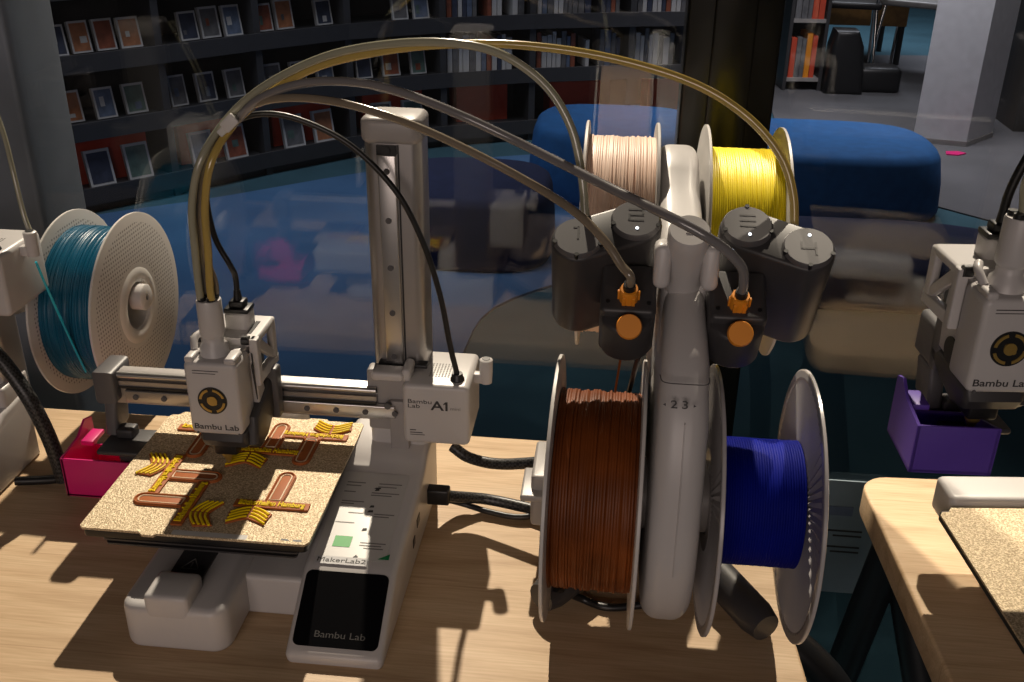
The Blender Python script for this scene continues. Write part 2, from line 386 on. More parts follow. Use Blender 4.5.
def face_book(p, n, tdir, w, h, mat, label, group, thick=.02):
    bm = bmesh.new(); t = tdir.normalized(); up = (Vector((0, 0, 1))-n*-.22).normalized(); fwd = t.cross(up).normalized()
    def q(a, c, d): return p+t*a+up*c+fwd*d
    def slab(a0, a1, c0, c1, d0, d1, mi):
        vs = [bm.verts.new(q(a, c, d)) for d in (d0, d1) for a, c in ((a0, c0), (a1, c0), (a1, c1), (a0, c1))]
        for ids in ((0, 1, 2, 3), (7, 6, 5, 4), (0, 4, 5, 1), (1, 5, 6, 2), (2, 6, 7, 3), (3, 7, 4, 0)): bm.faces.new([vs[i] for i in ids]).material_index = mi
        bmesh.ops.recalc_face_normals(bm, faces=bm.faces)
    slab(-w/2, w/2, 0, h, 0, thick, 0)
    e = w*.09; slab(-w/2+e, w/2-e, e, h-e*1.2, thick, thick+.001, 1); slab(-w/2+e, w/2-e, e, -e+h, -.001, 0, 1)
    a0 = rng.uniform(-.36, 0)*w; c0 = rng.uniform(.12, .45)*h; a1 = a0+rng.uniform(.15, .35)*w; c1 = c0+rng.uniform(.12, .35)*h; slab(a0, a1, c0, c1, thick+.001, thick+.002, 2); slab(a0, a1, c0, c1, -.002, -.001, 2)
    return solo('book', bm, ['paper', mat, 'paper' if rng.random() < .4 else covers[rng.randrange(6)]], label, 'book', group, loc=tuple(p))
rows = ['bottom shelf', 'second shelf up', 'third shelf up', 'fourth shelf up', 'top shelf']
for i in range(len(SP)-1):
    a, c = SP[i], SP[i+1]; na, nc = nrm(i), nrm(i+1); mid = (a+c)/2
    r = thing('bookshelf', 'dark grey library shelf unit, '+shelfnames[i]+' from the left of the curved wall', 'bookshelf', (mid.x, mid.y, FZ))
    off = (mid.x, mid.y, FZ)
    def quad(z0, z1, d0, d1, ina=0):
        p0 = a+na*d0; p1 = c+nc*d0; p2 = c+nc*d1; p3 = a+na*d1
        return prism(bmesh.new(), [(v.x, v.y) for v in (p0, p1, p2, p3)], z0, z1, 'z')
    part('plinth', quad(FZ, FZ+.08, .02, D), 'shelf', r, off=off)
    part('back_panel', quad(FZ, .70, D-.012, D+.0), 'shelf', r, off=off)
    t = (c-a).normalized()
    for zz in ZL:
        part('shelf_board', join(quad(zz-.03, zz, 0, D-.013), quad(zz-.055, zz+.012, -.012, 0)), 'shelf', r, off=off)
    s0 = a+t*.0; pp = [s0-t*.015, s0+t*.015, s0+t*.015+na*(D-.013), s0-t*.015+na*(D-.013)]
    part('side_panel', prism(bmesh.new(), [(v.x, v.y) for v in pp], FZ, .70, 'z'), 'shelf', r, off=off)
    L = (c-a).length; n = (na+nc).normalized()
    for k, zz in enumerate(ZL[:5]):
        g = 'books on the '+rows[k]+' of the '+shelfnames[i]
        if i <= 5:
            if k == 0:
                if i in (0, ): continue
                # red display box holding two picture books
                w = .30; m0 = a+t*(L*.52)+n*.10
                bm = bmesh.new(); prism(bm, [(v.x, v.y) for v in (m0-t*w/2, m0+t*w/2, m0+t*w/2+n*.12, m0-t*w/2+n*.12)], zz, zz+.185, 'z')
                solo('display_box', bm, 'red', 'red display box on the bottom shelf, '+shelfnames[i]+' of shelves from the left', 'box', loc=(m0.x, m0.y, zz))
                for s in (-.5, .5):
                    face_book(m0+t*(s*.155)-n*.055+Vector((0, 0, zz)), n, t, .100, .140, covers[(i*2+k+int(s+1)) % 6], CN[(i*2+k+int(s+1)) % 6]+' picture book, '+('left' if s < 0 else 'right')+' one before the red box, '+shelfnames[i]+' of shelves', 'picture books on red boxes')
                continue
            cnt = 4 if k in (2, 3) else 3
            for j in range(cnt):
                if rng.random() < .12 and cnt == 4: continue
                s = (j+.5)/cnt
                p = a+t*(L*(.06+.88*s))+n*(.07+.02*rng.random())+Vector((0, 0, zz))
                q = rng.randrange(6); face_book(p, n, t, .070+.016*rng.random(), .105+.018*rng.random(), covers[q], CN[q]+' picture book facing out, '+ORD[j]+' from left, '+rows[k]+', '+shelfnames[i], g)
        elif k >= 1:
            # upright spines
            s = .03; cn_ = 0
            while s < L-.06:
                w = .018+.014*rng.random(); h = .13+.05*rng.random()
                if rng.random() < .12: s += .05; continue
                p = a+t*(s+w/2)+n*.04
                bm = prism(bmesh.new(), [(v.x, v.y) for v in (p-t*w*.46, p+t*w*.46, p+t*w*.46+n*.14, p-t*w*.46+n*.14)], zz, zz+h, 'z')
                q = rng.choice([-1, -1, -1, -1, -1, 2, 2, 0, 4, 1]); solo('book', bm, 'paper' if q < 0 else covers[q], ('white' if q < 0 else CN[q])+' book spine, '+ORD[min(cn_, 20)]+' from left, '+rows[k]+', '+shelfnames[i]+' of shelves', 'book', g, loc=(p.x, p.y, zz)); cn_ += 1
                s += w+.002
        else:
            m0 = a+t*(L*.5)+n*.10; w = .26
            bm = prism(bmesh.new(), [(v.x, v.y) for v in (m0-t*w/2, m0+t*w/2, m0+t*w/2+n*.12, m0-t*w/2+n*.12)], zz, zz+.17, 'z')
            solo('display_box', bm, 'red', 'red display box on the bottom shelf, '+shelfnames[i]+' of shelves from the left', 'box', loc=(m0.x, m0.y, zz))

# ------------------------------------------------------------------ far corner: bookcase, desk, chairs
r = thing('bookcase', 'tall narrow bookcase with red spines right of the black pillar', 'bookcase', (1.5, 5.9, FZ), .1)
b = bmesh.new(); box(b, -.14, -.12, -.15, .15, 0, 1.5); box(b, .07, .09, -.15, .15, 0, 1.5); box(b, -.12, .07, .13, .15, 0, 1.5)
part('frame', b, 'shelf', r)
for z in (.08, .42, .78, 1.14): part('shelf_board', B(-.12, .07, -.15, .13, z-.02, z), 'lightgrey', r)
for z, nm in ((.08, 'lowest'), (.42, 'second'), (.78, 'third'), (1.14, 'top')):
    x = -.11; kk = 0
    while x < .045:
        w = .022+.015*rng.random(); h = .20+.06*rng.random()
        o = finish('book', B(x, x+w*.92, -.13, .05, 0, h), (mm := rng.choice([('red', 'red'), ('orange', 'orange'), ('white', 'paper'), ('red', 'red'), ('grey', covers[2])]))[1]); v = Matrix.Rotation(.1, 3, 'Z') @ Vector((0, 0, z)); o.location = (1.5+v.x, 5.9+v.y, FZ+z); o.rotation_euler = (0, 0, .1)
        tag(o, '%s book, %s from left on the %s shelf of the narrow bookcase' % (mm[0], ORD[kk], nm), 'book', 'books on the %s shelf of the narrow bookcase' % nm); x += w+.001; kk += 1
r = thing('desk', 'oak fronted desk at the top right behind the glass', 'desk', (2.0, 6.95, FZ))
part('desktop', B(-.30, .30, -.3, .35, .70, .73, .004), 'deskwood', r); part('front_panel', B(-.28, .28, -.28, -.26, .26, .70, .003), 'deskwood', r)
for x in (-.26, .26):
    for y in (-.24, .3): part('leg', cyl(bmesh.new(), (x, y, 0), (x, y, .70), .02), 'tablesteel', r)
def chair(loc, rz, label, mat='black'):
    r = thing('chair', label, 'chair', loc, rz, None)
    part('seat', B(-.21, .21, -.2, .2, .43, .47, .015), mat, r)
    part('backrest', B(-.2, .2, .19, .22, .52, .86, .012), mat, r)
    for x in (-.18, .18):
        part('back_post', tube(bmesh.new(), [(x, .18, .45), (x, .21, .6), (x, .215, .8)], .01), 'chrome', r)
        for y, dy in ((-.17, -.05), (.17, .06)): part('leg', tube(bmesh.new(), [(x, y, .44), (x*1.1, y+dy*.6, .2), (x*1.15, y+dy, 0)], .011), 'chrome', r)
    return r
chair((1.80, 6.35, FZ), PI*.95, 'black chair with chrome legs in front of the oak desk')
chair((2.30, 6.45, FZ), 2.6, 'pale seated chair with bent chrome legs beside the grey column', 'lightgrey')
r = thing('cabinet', 'dark cabinet at the right edge beyond the grey column', 'cabinet', (2.75, 5.1, FZ))
part('body', B(-.30, .40, -.2, .2, 0, 1.3, .005), 'shelf', r)
part('door', B(-.28, .04, -.212, -.2, .04, 1.26, .004), 'darkgrey', r); part('door', B(.06, .38, -.212, -.2, .04, 1.26, .004), 'darkgrey', r)
b = prism(bmesh.new(), [(-.10, 0), (.13, 0), (.10, .28), (.06, .37), (-.07, .37), (-.09, .28)], -.08, .10, 'y', .03)
o = finish('coat', b, 'black'); o.location = (1.71, 5.75, FZ); tag(o, 'black coat like bundle standing beside the narrow bookcase', 'coat')
o = finish('bag', B(-.13, .12, -.10, .10, 0, .15, .03), 'black'); o.location = (1.95, 5.85, FZ); tag(o, 'low black bag on the floor right of the black coat', 'bag')

# ------------------------------------------------------------------ tables
def table(name, label, pts, bevx, legs, braces):
    cx = sum(p[0] for p in pts)/len(pts); cy = sum(p[1] for p in pts)/len(pts)
    r = thing(name, label, 'table', (cx, cy, FZ))
    o = part('tabletop', prism(bmesh.new(), pts, -.03, 0, 'z', .003), 'wood', r, off=(cx, cy, FZ))
    for a, c in legs: part('leg', cyl(bmesh.new(), a, c, .017), 'tablesteel', r, off=(cx, cy, FZ))
    for a, c in braces: part('brace', cyl(bmesh.new(), a, c, .014), 'tablesteel', r, off=(cx, cy, FZ))
    return r
def tpoly(p0, ang, L, Dp, r, side):
    """rounded rectangle: p0 = rear corner, X direction ang, length L (sign side), depth Dp towards the viewer"""
    o = []
    for x, y in rrect(0, L, -Dp, 0, r): o.append((p0[0]+side*x*math.cos(ang)-y*math.sin(ang)*1, p0[1]+side*x*math.sin(ang)+y*math.cos(ang)))
    return o if side > 0 else o[::-1]
# main table: rear edge y = .30, right end x about .545 .. .565
import_pts = [(-.80, .30), (-.80, -.45), (.60, -.45)]
mp = [(.521+.02*math.sin(t), .28+.02*math.cos(t)) for t in [i*PI/16 for i in range(9)]]; mp = [(x+.006, y) for x, y in mp]
mp = [(-.80, .30)]+mp+[(.566, -.02), (.583, -.18), (.566, -.20), (-.80, -.20)]
table('table', 'pale maple topped work table carrying the printer and the four coloured spools', mp[::-1], 0,
      [((-.75, .25, FZ), (-.75, .25, -.03)), ((-.75, -.16, FZ), (-.75, -.16, -.03)), ((.60, -.18, FZ), (.53, -.16, -.03))],
      [((-.75, .25, -.06), (-.75, -.16, -.06)), ((.50, .22, -.045), (.53, -.16, -.045))])
tb0 = [o for o in bpy.data.objects if o.name == 'table'][0]
part('leg', tube(bmesh.new(), [(.535, .07, -.025), (.566, .055, -.03), (.611, .045, -.076), (.638, .04, -.16), (.655, .035, -.35), (.665, .03, FZ)], .016, 16), 'tablesteel', tb0, off=tuple(tb0.location))
ra = math.radians(3); rc = Vector((.658, .272, 0))
def R2(x, y): return (rc.x+x*math.cos(ra)-y*math.sin(ra), rc.y+x*math.sin(ra)+y*math.cos(ra))
rp = [R2(x, y) for x, y in rrect(0, 1.1, -.36, 0, .028)]
def l3(x, y, z): q = R2(x, y); return (q[0], q[1], z)
table('table', 'pale maple topped table at the right edge with black splayed legs', rp, 0,
      [(l3(.02, -.07, -.03), l3(-.05, .0, FZ)), (l3(.03, -.05, -.03), l3(.20, -.30, FZ)), (l3(1.0, -.1, -.03), l3(1.05, -.03, FZ)), (l3(1.0, -.32, -.03), l3(1.05, -.35, FZ))],
      [(l3(.045, -.06, -.045), l3(.045, -.34, -.045))])

# information sheet hanging on the glass below table height
pa = at(822, 480, y=GY-.004); pb = at(872, 592, y=GY-.004)
r = thing('information_sheet', 'pale printed sheet with a blue stripe, low on the glass between the tables', 'sheet', (.70, GY-.002, -.26))
oo = (.70, GY-.002, -.26)
part('paper', B(.655, .735, GY-.003, GY-.001, -.255, -.095), 'sheet', r, off=oo)
part('stripe', B(.665, .70, GY-.0045, GY-.003, -.142, -.130), covers[0], r, 'blue stripe', off=oo)
for k, z in enumerate((-.165, -.172, -.188, -.195)): part('text_line', B(.672+.01*(k % 2), .715, GY-.004, GY-.003, z, z+.0018), 'ink', r, off=oo)

# ------------------------------------------------------------------ printer
def screws(bm, pts, r=.0028, axis='y'):
    for x, y, z in pts:
        cyl(bm, (x, y, z), (x, y-.0012, z), r, n=14); cyl(bm, (x, y-.0012, z), (x, y-.0016, z), r*.5, n=6)
    return bm
def bed_prints(): pass

def printer(label, group, loc, rotz=0, lift=0, hx=0, bedy=0, cover_spin=0):
    """built in the centre printer's own frame: bed plate 0..0.184, table z = 0"""
    OFF = (.09, .07, 0)
    r = thing('3d_printer', label, '3d printer', Vector(loc)+Matrix.Rotation(rotz, 3, 'Z') @ Vector(OFF), rotz, group)
    def P(name, bm, mats, label=None, parent=None): return part(name, bm, mats, r, label, OFF, parent)
    # ---- base
    b = bmesh.new()
    prism(b, rrect(.0470, .1300, -.046, .20, .014), 0, .041, 'z', .006)
    P('bed_rail_housing', b, 'white')
    b = bmesh.new(); box(b, .0685, .1030, -.0462, -.014, .030, .0525, .004)
    P('front_tab', b, 'white')
    b = bmesh.new(); box(b, .072, .100, -.016, .19, .030, .0430, .001)
    ch = P('rail_channel', b, 'darkgrey')
    tri = bmesh.new()
    for k in range(3):
        a0 = PI/2+k*2*PI/3; a1 = a0+2*PI/3; c0 = (.086+.0085*math.cos(a0), .004+.0085*math.sin(a0)); c1 = (.086+.0085*math.cos(a1), .004+.0085*math.sin(a1))
        cyl(tri, (*c0, .0432), (*c1, .0432), .0005, n=6)
    box(tri, .0855, .0865, .002, .0075, .0430, .0435)
    P('caution_triangle', tri, 'inkpale', 'pale warning triangle', ch)
    P('base_bridge', prism(bmesh.new(), rrect(.10, .20, .003, .19, .006), 0, .038, 'z', .004), 'white')
    # control unit, wedge profile along Y
    prof = [(-.046, .0), (-.048, .006), (-.047, .0095), (-.044, .0115), (.011, .0450), (.018, .0470), (.128, .0605), (.140, .066), (.150, .072), (.192, .076), (.196, .07), (.196, 0)]
    b = prism(bmesh.new(), prof, .1740, .2495, 'x', .005, 4)
    cu = P('control_unit', b, 'white')
    # screen
    s0 = Vector((0, -.0425, .0127)); s1 = Vector((0, .0095, .0442)); d = (s1-s0); nrm_ = Vector((0, -d.z, d.y)).normalized()
    sc = prism(bmesh.new(), rrect(-.0325, .0335, .001, d.length-.0005, .005), 0, .0008, 'z')
    place(sc, Vector((.211, s0.y, s0.z))-nrm_*.0001, (1, 0, 0), d)
    so = P('screen', sc, 'screen', None, cu)
    tx = text_mesh('Bambu Lab', .0072, .00005, sx=1.25); place(tx, Vector((.214, s0.y, s0.z))+d*.17+nrm_*.0008, (1, 0, 0), d)
    P('lettering', tx, 'inkscreen', 'printed brand wording', cu)
    # printed sheet on top of the unit
    def topz(y): return .0470+(y-.018)*(.0135/.110)
    sl = Vector((0, 1, .0135/.110)).normalized(); up = Vector((0, -sl.z, sl.y))
    def onTop(bm, x, y, lift_=.0002): return place(bm, Vector((x, y, topz(y)))+up*lift_, (1, 0, 0), sl)
    sh = prism(bmesh.new(), rrect(-.0335, .0245, -.053, .053, .003), 0, .0002, 'z')
    P('quick_guide_film', onTop(sh, .2135, .073), 'label', 'printed guide film', cu)
    b = bmesh.new()
    rg = random.Random(5)
    lines = []
    for y, segs in ((.112, [(-.028, -.012), (.0, .02)]), (.108, [(-.028, -.015), (0, .016)]), (.100, [(-.028, -.018), (-.004, .02)]), (.097, [(-.004, .014)]),
                    (.088, [(-.027, -.008)]), (.085, [(-.027, -.016)]), (.074, [(-.018, -.005), (.004, .021)]), (.071, [(.004, .017)]), (.062, [(-.026, -.010)]), (.040, [(0, .021)]), (.037, [(0, .018)]), (.034, [(.004, .02)])):
        for x0, x1 in segs:
            q = bmesh.new(); box(q, x0, x1, -.0006, .0006, 0, .00012); lines.append(onTop(q, .2135, y, .0004))
    for q in lines: P('guide_text_line', q, 'inkpale', None, cu)
    ic = []
    for x, y, w, h in ((-.008, .104, .004, .003), (-.002, .106, .006, .002), (.010, .083, .004, .003), (.010, .077, .005, .003), (-.012, .055, .0025, .004), (.0, .055, .0045, .004), (-.018, .025, .0015, .0025), (-.004, .024, .004, .0018)):
        q = prism(bmesh.new(), [(-w/2, -h/2), (w/2, -h/2*.6), (w/2*.8, h/2), (-w/2*.6, h/2*.8)], 0, .00012, 'z'); ic.append(onTop(q, .2135, y, .0004))
    for q in ic: P('guide_icon', q, 'ink', None, cu)
    q = prism(bmesh.new(), rrect(-.0072, .0072, -.0062, .0062, .0004), 0, .00015, 'z')
    P('green_square', onTop(q, .1990, .040, .0005), 'green', 'green printed square', cu)
    q = prism(bmesh.new(), [(-.0045, -.003), (.0045, -.003), (.0045, .0035)], 0, .00015, 'z')
    P('green_triangle', onTop(q, .2360, .026, .0005), 'greendark', 'dark green printed triangle', cu)
    q = prism(bmesh.new(), rrect(-.021, .021, -.0042, .0042, .0005), 0, .00015, 'z')
    nl = P('name_label', onTop(q, .2035, .0185, .0006), 'paper', 'white strip label', cu)
    tx = text_mesh('MakerLab2', .0066, .00005, sx=1.35); P('lettering', onTop(tx, .2035, .0185, .0009), 'ink', None, cu)
    b = bmesh.new(); box(b, .2490, .2500, .074, .082, .022, .030); box(b, .2490, .2500, .092, .104, .030, .038)
    P('side_port', b, 'black', None, cu)
    # ---- bed
    def by(pts): return [(x, y+bedy) for x, y in pts]
    b = prism(bmesh.new(), by(rrect(.002, .182, .001, .183, .004)), .066, .0735, 'z', .001)
    bed = P('heated_bed', b, 'black')
    for k in range(3):
        P('bed_spacer', prism(bmesh.new(), by(rrect(.010+.002*k, .174-.002*k, .010, .174, .003)), .061-.004*k, .0625-.004*k, 'z'), 'darkgrey', None, bed)
    P('rear_cover', prism(bmesh.new(), by(rrect(.014, .120, .189, .225, .006)), .050, .081, 'z', .004), 'white', None, bed)
    P('bed_carriage', prism(bmesh.new(), by(rrect(.050, .124, .05, .14, .004)), .0432, .054, 'z'), 'darkgrey', None, bed)
    pl = [(0.003, 0), (.049, 0), (.053, -.0035), (.062, -.0035), (.064, -.001), (.181, -.001), (.184, .003), (.184, .181), (.181, .184), (.15, .184), (.148, .187), (.132, .187), (.13, .184), (.012, .184), (.008, .178), (.003, .178), (0, .174), (0, .003)]
    b = prism(bmesh.new(), by(pl), .0735, .0755, 'z')
    plate = P('build_plate', b, 'plate', 'textured gold build plate')
    b = prism(bmesh.new(), by([(.1615, .0025), (.1690, .0022), (.1665, .0045), (.1615, .0048)]), .0755, .0756, 'z'); prism(b, by([(.1710, .0022), (.1785, .0022), (.1775, .0045), (.1710, .0045)]), .0755, .0756, 'z')
    P('plate_marks', b, 'black', 'two black corner marks', plate)
    q = prism(bmesh.new(), by(rrect(.075, .135, -.0002, .0055, .001)), .0755, .0756, 'z'); P('plate_text_strip', q, 'label', 'pale printed strip', plate)
    # ---- tower
    b = prism(bmesh.new(), rrect(.1990, .2460, .1705, .212, .009), .06, .345, 'z')
    tw = P('tower', b, 'alu')
    b = prism(bmesh.new(), rrect(.1970, .2470, .168, .214, .010), .343, .364, 'z', .005); P('tower_cap', b, 'lightgrey', None, tw)
    P('linear_guide', B(.2115, .2265, .1665, .1706, .08, .335, .001), 'steel', None, tw)
    P('guide_groove', B(.2275, .2287, .1696, .1706, .08, .343), 'black', None, tw)
    b = bmesh.new(); cyl(b, (.219, .1666, .339), (.219, .1655, .339), .0035)
    P('limit_screw', join(b, B(.2110, .2270, .1672, .1706, .335, .343)), 'black', None, tw)
    for k in range(6): P('rail_screw', screws(bmesh.new(), [(.219, .1665, .322-.0415*k)], .0026), 'midgrey', None, tw)
    P('tower_foot', prism(bmesh.new(), rrect(.196, .2475, .158, .205, .006), .05, .092, 'z', .003), 'white', None, tw)
    # ---- gantry
    Z = lift
    b = prism(bmesh.new(), [(.152, .100+Z), (.152, .1165+Z), (.150, .118+Z), (.150, .1235+Z), (.154, .124+Z), (.154, .1265+Z), (.150, .127+Z), (.150, .130+Z), (.153, .1315+Z), (.164, .1315+Z), (.166, .1295+Z), (.166, .100+Z)], -.035, .205, 'x')
    ga = P('gantry_beam', b, 'alu')
    P('gantry_rod', cyl(bmesh.new(), (-.032, .1515, .1290+Z), (.205, .1515, .1290+Z), .0032, n=20), 'steel', None, ga)
    P('gantry_groove', B(-.032, .205, .1485, .1515, .1168+Z, .1188+Z), 'black', None, ga)
    P('gantry_guide', B(-.024, .222, .1465, .1525, .1040+Z, .1160+Z, .001), 'steel', None, ga)
    for k in range(10): P('guide_screw', screws(bmesh.new(), [(-.014+.0262*k, .1465, .1100+Z)], .0026), 'midgrey', None, ga)
    # left end bracket
    b = prism(bmesh.new(), [(.143, .1345+Z), (.178, .1345+Z), (.178, .103+Z), (.143, .103+Z)], -.052, -.030, 'x', .005)
    prism(b, [(.150, .10+Z), (.176, .10+Z), (.170, .074+Z), (.148, .066+Z), (.144, .070+Z)], -.048, -.036, 'x', .003)
    P('end_bracket', b, 'midgrey', None, ga)
    b = B(-.045, .004, .118, .160, .064+Z, .069+Z, .002); box(b, -.036, -.02, .14, .155, .069+Z, .078+Z, .002); box(b, -.03, .0, .128, .15, .045+Z, .064+Z, .002)
    P('wiper_plate', b, 'darkgrey', None, ga)
    # ---- z box
    b = prism(bmesh.new(), rrect(.2310, .2890, .0875+Z, .1455+Z, .005), .136, .204, 'y', .004)
    zb = P('z_housing', b, 'white')
    v = bmesh.new()
    for i in range(8):
        for j in range(8): box(v, .2515+i*.0027, .2528+i*.0027, .153+j*.0033, .1550+j*.0033, .1454+Z, .1457+Z)
    P('vent_slots', v, 'inkpale', None, zb)
    b = bmesh.new(); lathe(b, [(.1454+Z, .00005), (.1454+Z, .0062), (.1470+Z, .0062), (.1482+Z, .0052), (.152+Z, .0045), (.152+Z, .00005)], 24, 'z'); bmesh.ops.translate(b, verts=b.verts, vec=(.277, .150, 0))
    P('cable_grommet', b, 'black', None, zb)
    b = bmesh.new(); prism(b, rrect(.196, .2325, .088+Z, .1475+Z, .003), .155, .170, 'y', .002); P('carriage_plate', b, 'lightgrey', None, zb)
    b = bmesh.new(); cyl(b, (.227, .1552, .099+Z), (.227, .1530, .099+Z), .003, n=16); cyl(b, (.216, .1475, .118+Z), (.216, .144, .118+Z), .003, n=16); P('carriage_screw', b, 'midgrey', None, zb)
    b = prism(bmesh.new(), rrect(.216, .2325, .066+Z*1.0, .12+Z, .002), .150, .160, 'y', .001); P('carriage_arm', b, 'lightgrey', None, zb)
    b = prism(bmesh.new(), rrect(.2035, .2320, .1450+Z, .1535+Z, .004), .139, .156, 'y', .003); box(b, .2295, .2375, .142, .166, .1440+Z, .1560+Z, .003)
    P('tension_lever', b, 'white', None, zb)
    P('lever_gap', B(.205, .2485, .162, .172, .1475+Z, .151+Z, .001), 'black', None, zb)
    gd = bmesh.new(); lathe(gd, [(-.011, .002), (-.011, .0052), (.0, .0058), (.011, .0058), (.012, .0045), (.012, .002), (.004, .002)], 24, 'z')
    bmesh.ops.translate(gd, verts=gd.verts, vec=(.299, .172, .144+Z)); P('filament_guide', gd, 'white', None, zb)
    P('guide_bore', cyl(bmesh.new(), (.299, .172, .1545+Z), (.299, .172, .1565+Z), .0036, n=16), 'black', None, zb)
    P('guide_bracket', B(.287, .296, .168, .176, .133+Z, .142+Z, .001), 'white', None, zb)
    tb = [text_mesh('Bambu', .0054, .0001, 'LEFT', sx=1.45), text_mesh('Lab', .0054, .0001, 'LEFT', sx=1.45)]
    place(tb[0], (.2355, .1358, .1295+Z), (1, 0, 0), (0, 0, 1)); place(tb[1], (.2355, .1358, .1250+Z), (1, 0, 0), (0, 0, 1))
    t3 = text_mesh('A', .0125, .0001, 'LEFT', .0002, sx=1.3)
    prism(t3, [(.0125, -.0040), (.0145, -.0040), (.0145, .0046), (.0128, .0046), (.0108, .0028), (.0108, .0016), (.0125, .0024)], -.0001, .0001, 'z')
    place(t3, (.2560, .1358, .1260+Z), (1, 0, 0), (0, 0, 1))
    t4 = text_mesh('mini', .0045, .0001, 'LEFT', sx=1.2); place(t4, (.2725, .1358, .1242+Z), (1, 0, 0), (0, 0, 1))
    P('lettering', join(*tb, t3), 'ink', 'printed model wording', zb); P('small_lettering', t4, 'inkpale', None, zb)
    q = B(.2370, .2425, .1357, .136, .1010+Z, .1017+Z); box(q, .2370, .2480, .1357, .136, .0985+Z, .0992+Z); box(q, .2370, .2500, .1357, .136, .0965+Z, .0970+Z); P('fine_print', q, 'ink', None, zb)
    # ---- toolhead (hx shifts along the beam)
    th = bpy.data.objects.new('toolhead', None); C.objects.link(th); th.parent = r
    H = Vector((.089+hx, .09, .15+Z)); th.location = H-Vector(OFF)
    def T(name, bm, mats, label=None):
        o = finish(name, bm, mats, th, (.089, .09, .15))
        if label: o['label'] = label
        return o
    # front cover
    b = prism(bmesh.new(), rrect(.0665, .1105, .119, .185, .005), .078, .110, 'y', .0035)
    T('front_cover', b, 'white')
    T('cover_lug', B(.0675, .075, .079, .098, .1835, .189, .002), 'white'); T('cover_lug', B(.100, .1095, .079, .098, .1835, .189, .002), 'white')
    b = prism(bmesh.new(), [(.100, .120), (.138, .124), (.142, .150), (.140, .186), (.100, .186)], .070, .1085, 'x', .003)
    T('side_shell', b, 'white')
    b = prism(bmesh.new(), [(.110, .122), (.122, .118), (.130, .128), (.116, .176), (.110, .180)], .1075, .1145, 'x', .0015); T('side_clip', b, 'white')
    b = prism(bmesh.new(), [(.100, .127), (.108, .131), (.108, .129), (.1, .1235)], .1131, .1136, 'x'); prism(b, [(.104, .172), (.107, .172), (.111, .138), (.1095, .137)], .1129, .1136, 'x'); T('side_slit', b, 'black')
    # rear frame with open triangles
    b = bmesh.new()
    XL, XR = .0615, .1170
    prism(b, [(.112, .192), (.158, .192), (.158, .185), (.112, .185)], XL, XR, 'x', .003)
    for xa, xb in ((XR-.006, XR), (XL, XL+.006)):
        prism(b, [(.150, .191), (.160, .191), (.160, .150), (.150, .150)], xa, xb, 'x', .002)
        prism(b, [(.112, .191), (.120, .191), (.159, .158), (.155, .152), (.112, .184)], xa+.0005, xb-.0005, 'x', .0015)
        prism(b, [(.112, .160), (.160, .157), (.160, .149), (.112, .150)], xa-.0004, xb+.0004, 'x', .0015)
        prism(b, [(.110, .192), (.118, .192), (.118, .15), (.110, .15)], xa-.0008, xb+.0008, 'x', .0015)
    T('rear_frame', b, 'white')
    b = bmesh.new(); cyl(b, (.0700, .117, .131), (.0690, .117, .131), .0095, n=28); T('side_fan_hole', b, 'black')
    T('frame_slot', B(.1055, .109, .122, .146, .192, .1924), 'black')
    T('heatsink', B(.072, .108, .112, .150, .150, .185, .002), 'black')
    for x in (.0665, .108):
        b = bmesh.new(); cyl(b, (x-.003, .111, .191), (x+.003, .111, .191), .004, n=16); T('hinge_pin', b, 'black')
    b = bmesh.new(); tube(b, [(.072, .110, .197), (.069, .102, .195), (.071, .094, .188)], .003, 10); T('cover_strap', b, 'white')
    # stem that takes the four tubes
    b = bmesh.new(); lathe(b, [(.186, .00005), (.186, .0125), (.196, .0112), (.199, .0085), (.204, .0082), (.206, .0098), (.208, .0102), (.235, .0100), (.2365, .0094), (.2365, .00005)], 24, 'z'); bmesh.ops.translate(b, verts=b.verts, vec=(.0865, .098, -.004))
    T('tube_hub', b, 'white')
    b = bmesh.new()
    for dx, dy in ((-.0040, -.0040), (.0040, -.0040), (-.0040, .0040), (.0040, .0040)): cyl(b, (.0865+dx, .098+dy, .2322), (.0865+dx, .098+dy, .2355), .0034, n=14)
    T('hub_collet', b, 'black')
    # cable socket
    b = bmesh.new(); prism(b, rrect(.0835, .1055, .128, .148, .006), .190, .206, 'z', .002); T('cable_socket', b, 'white')
    b = bmesh.new(); box(b, .0840, .1050, .1295, .1465, .2055, .2095, .001); box(b, .0880, .1010, .132, .144, .2095, .2155, .0015); cyl(b, (.0945, .138, .2155), (.0945, .138, .224), .0036, .0028, n=14)
    T('cable_plug', b, 'black')
    # fan badge on the cover
    b = bmesh.new(); cyl(b, (.0880, .0784, .1515), (.0880, .0772, .1515), .0122, n=36); fr = T('fan_ring', b, 'black')
    b = bmesh.new()
    for k in range(4):
        a0 = .3+k*PI/2; ring = []
        for i in range(7): t = a0+i*.19; ring.append((.0880+.0108*math.cos(t), .1515+.0108*math.sin(t)))
        for i in range(6, -1, -1): t = a0+i*.19; ring.append((.0880+.0088*math.cos(t), .1515+.0088*math.sin(t)))
        prism(b, ring, .0766, .0773, 'y')
    cyl(b, (.0880, .0773, .1515), (.0880, .0764, .1515), .0042, n=20); cyl(b, (.0905, .0773, .1495), (.0905, .0762, .1495), .0016, n=10); cyl(b, (.0855, .0773, .1535), (.0855, .0762, .1535), .0014, n=10)
    T('fan_rotor', b, 'gold', 'gold segmented rotor')
    tx = text_mesh('Bambu Lab', .0070, .0001, bold=.00008, sx=1.22); place(tx, (.0885, .0778, .1265), (1, 0, 0), (0, 0, 1)); T('lettering', tx, 'ink')
    q = B(.0740, .0955, .0777, .078, .1778, .1784); box(q, .0740, .0930, .0777, .078, .1755, .1760); T('fine_print', q, 'ink')
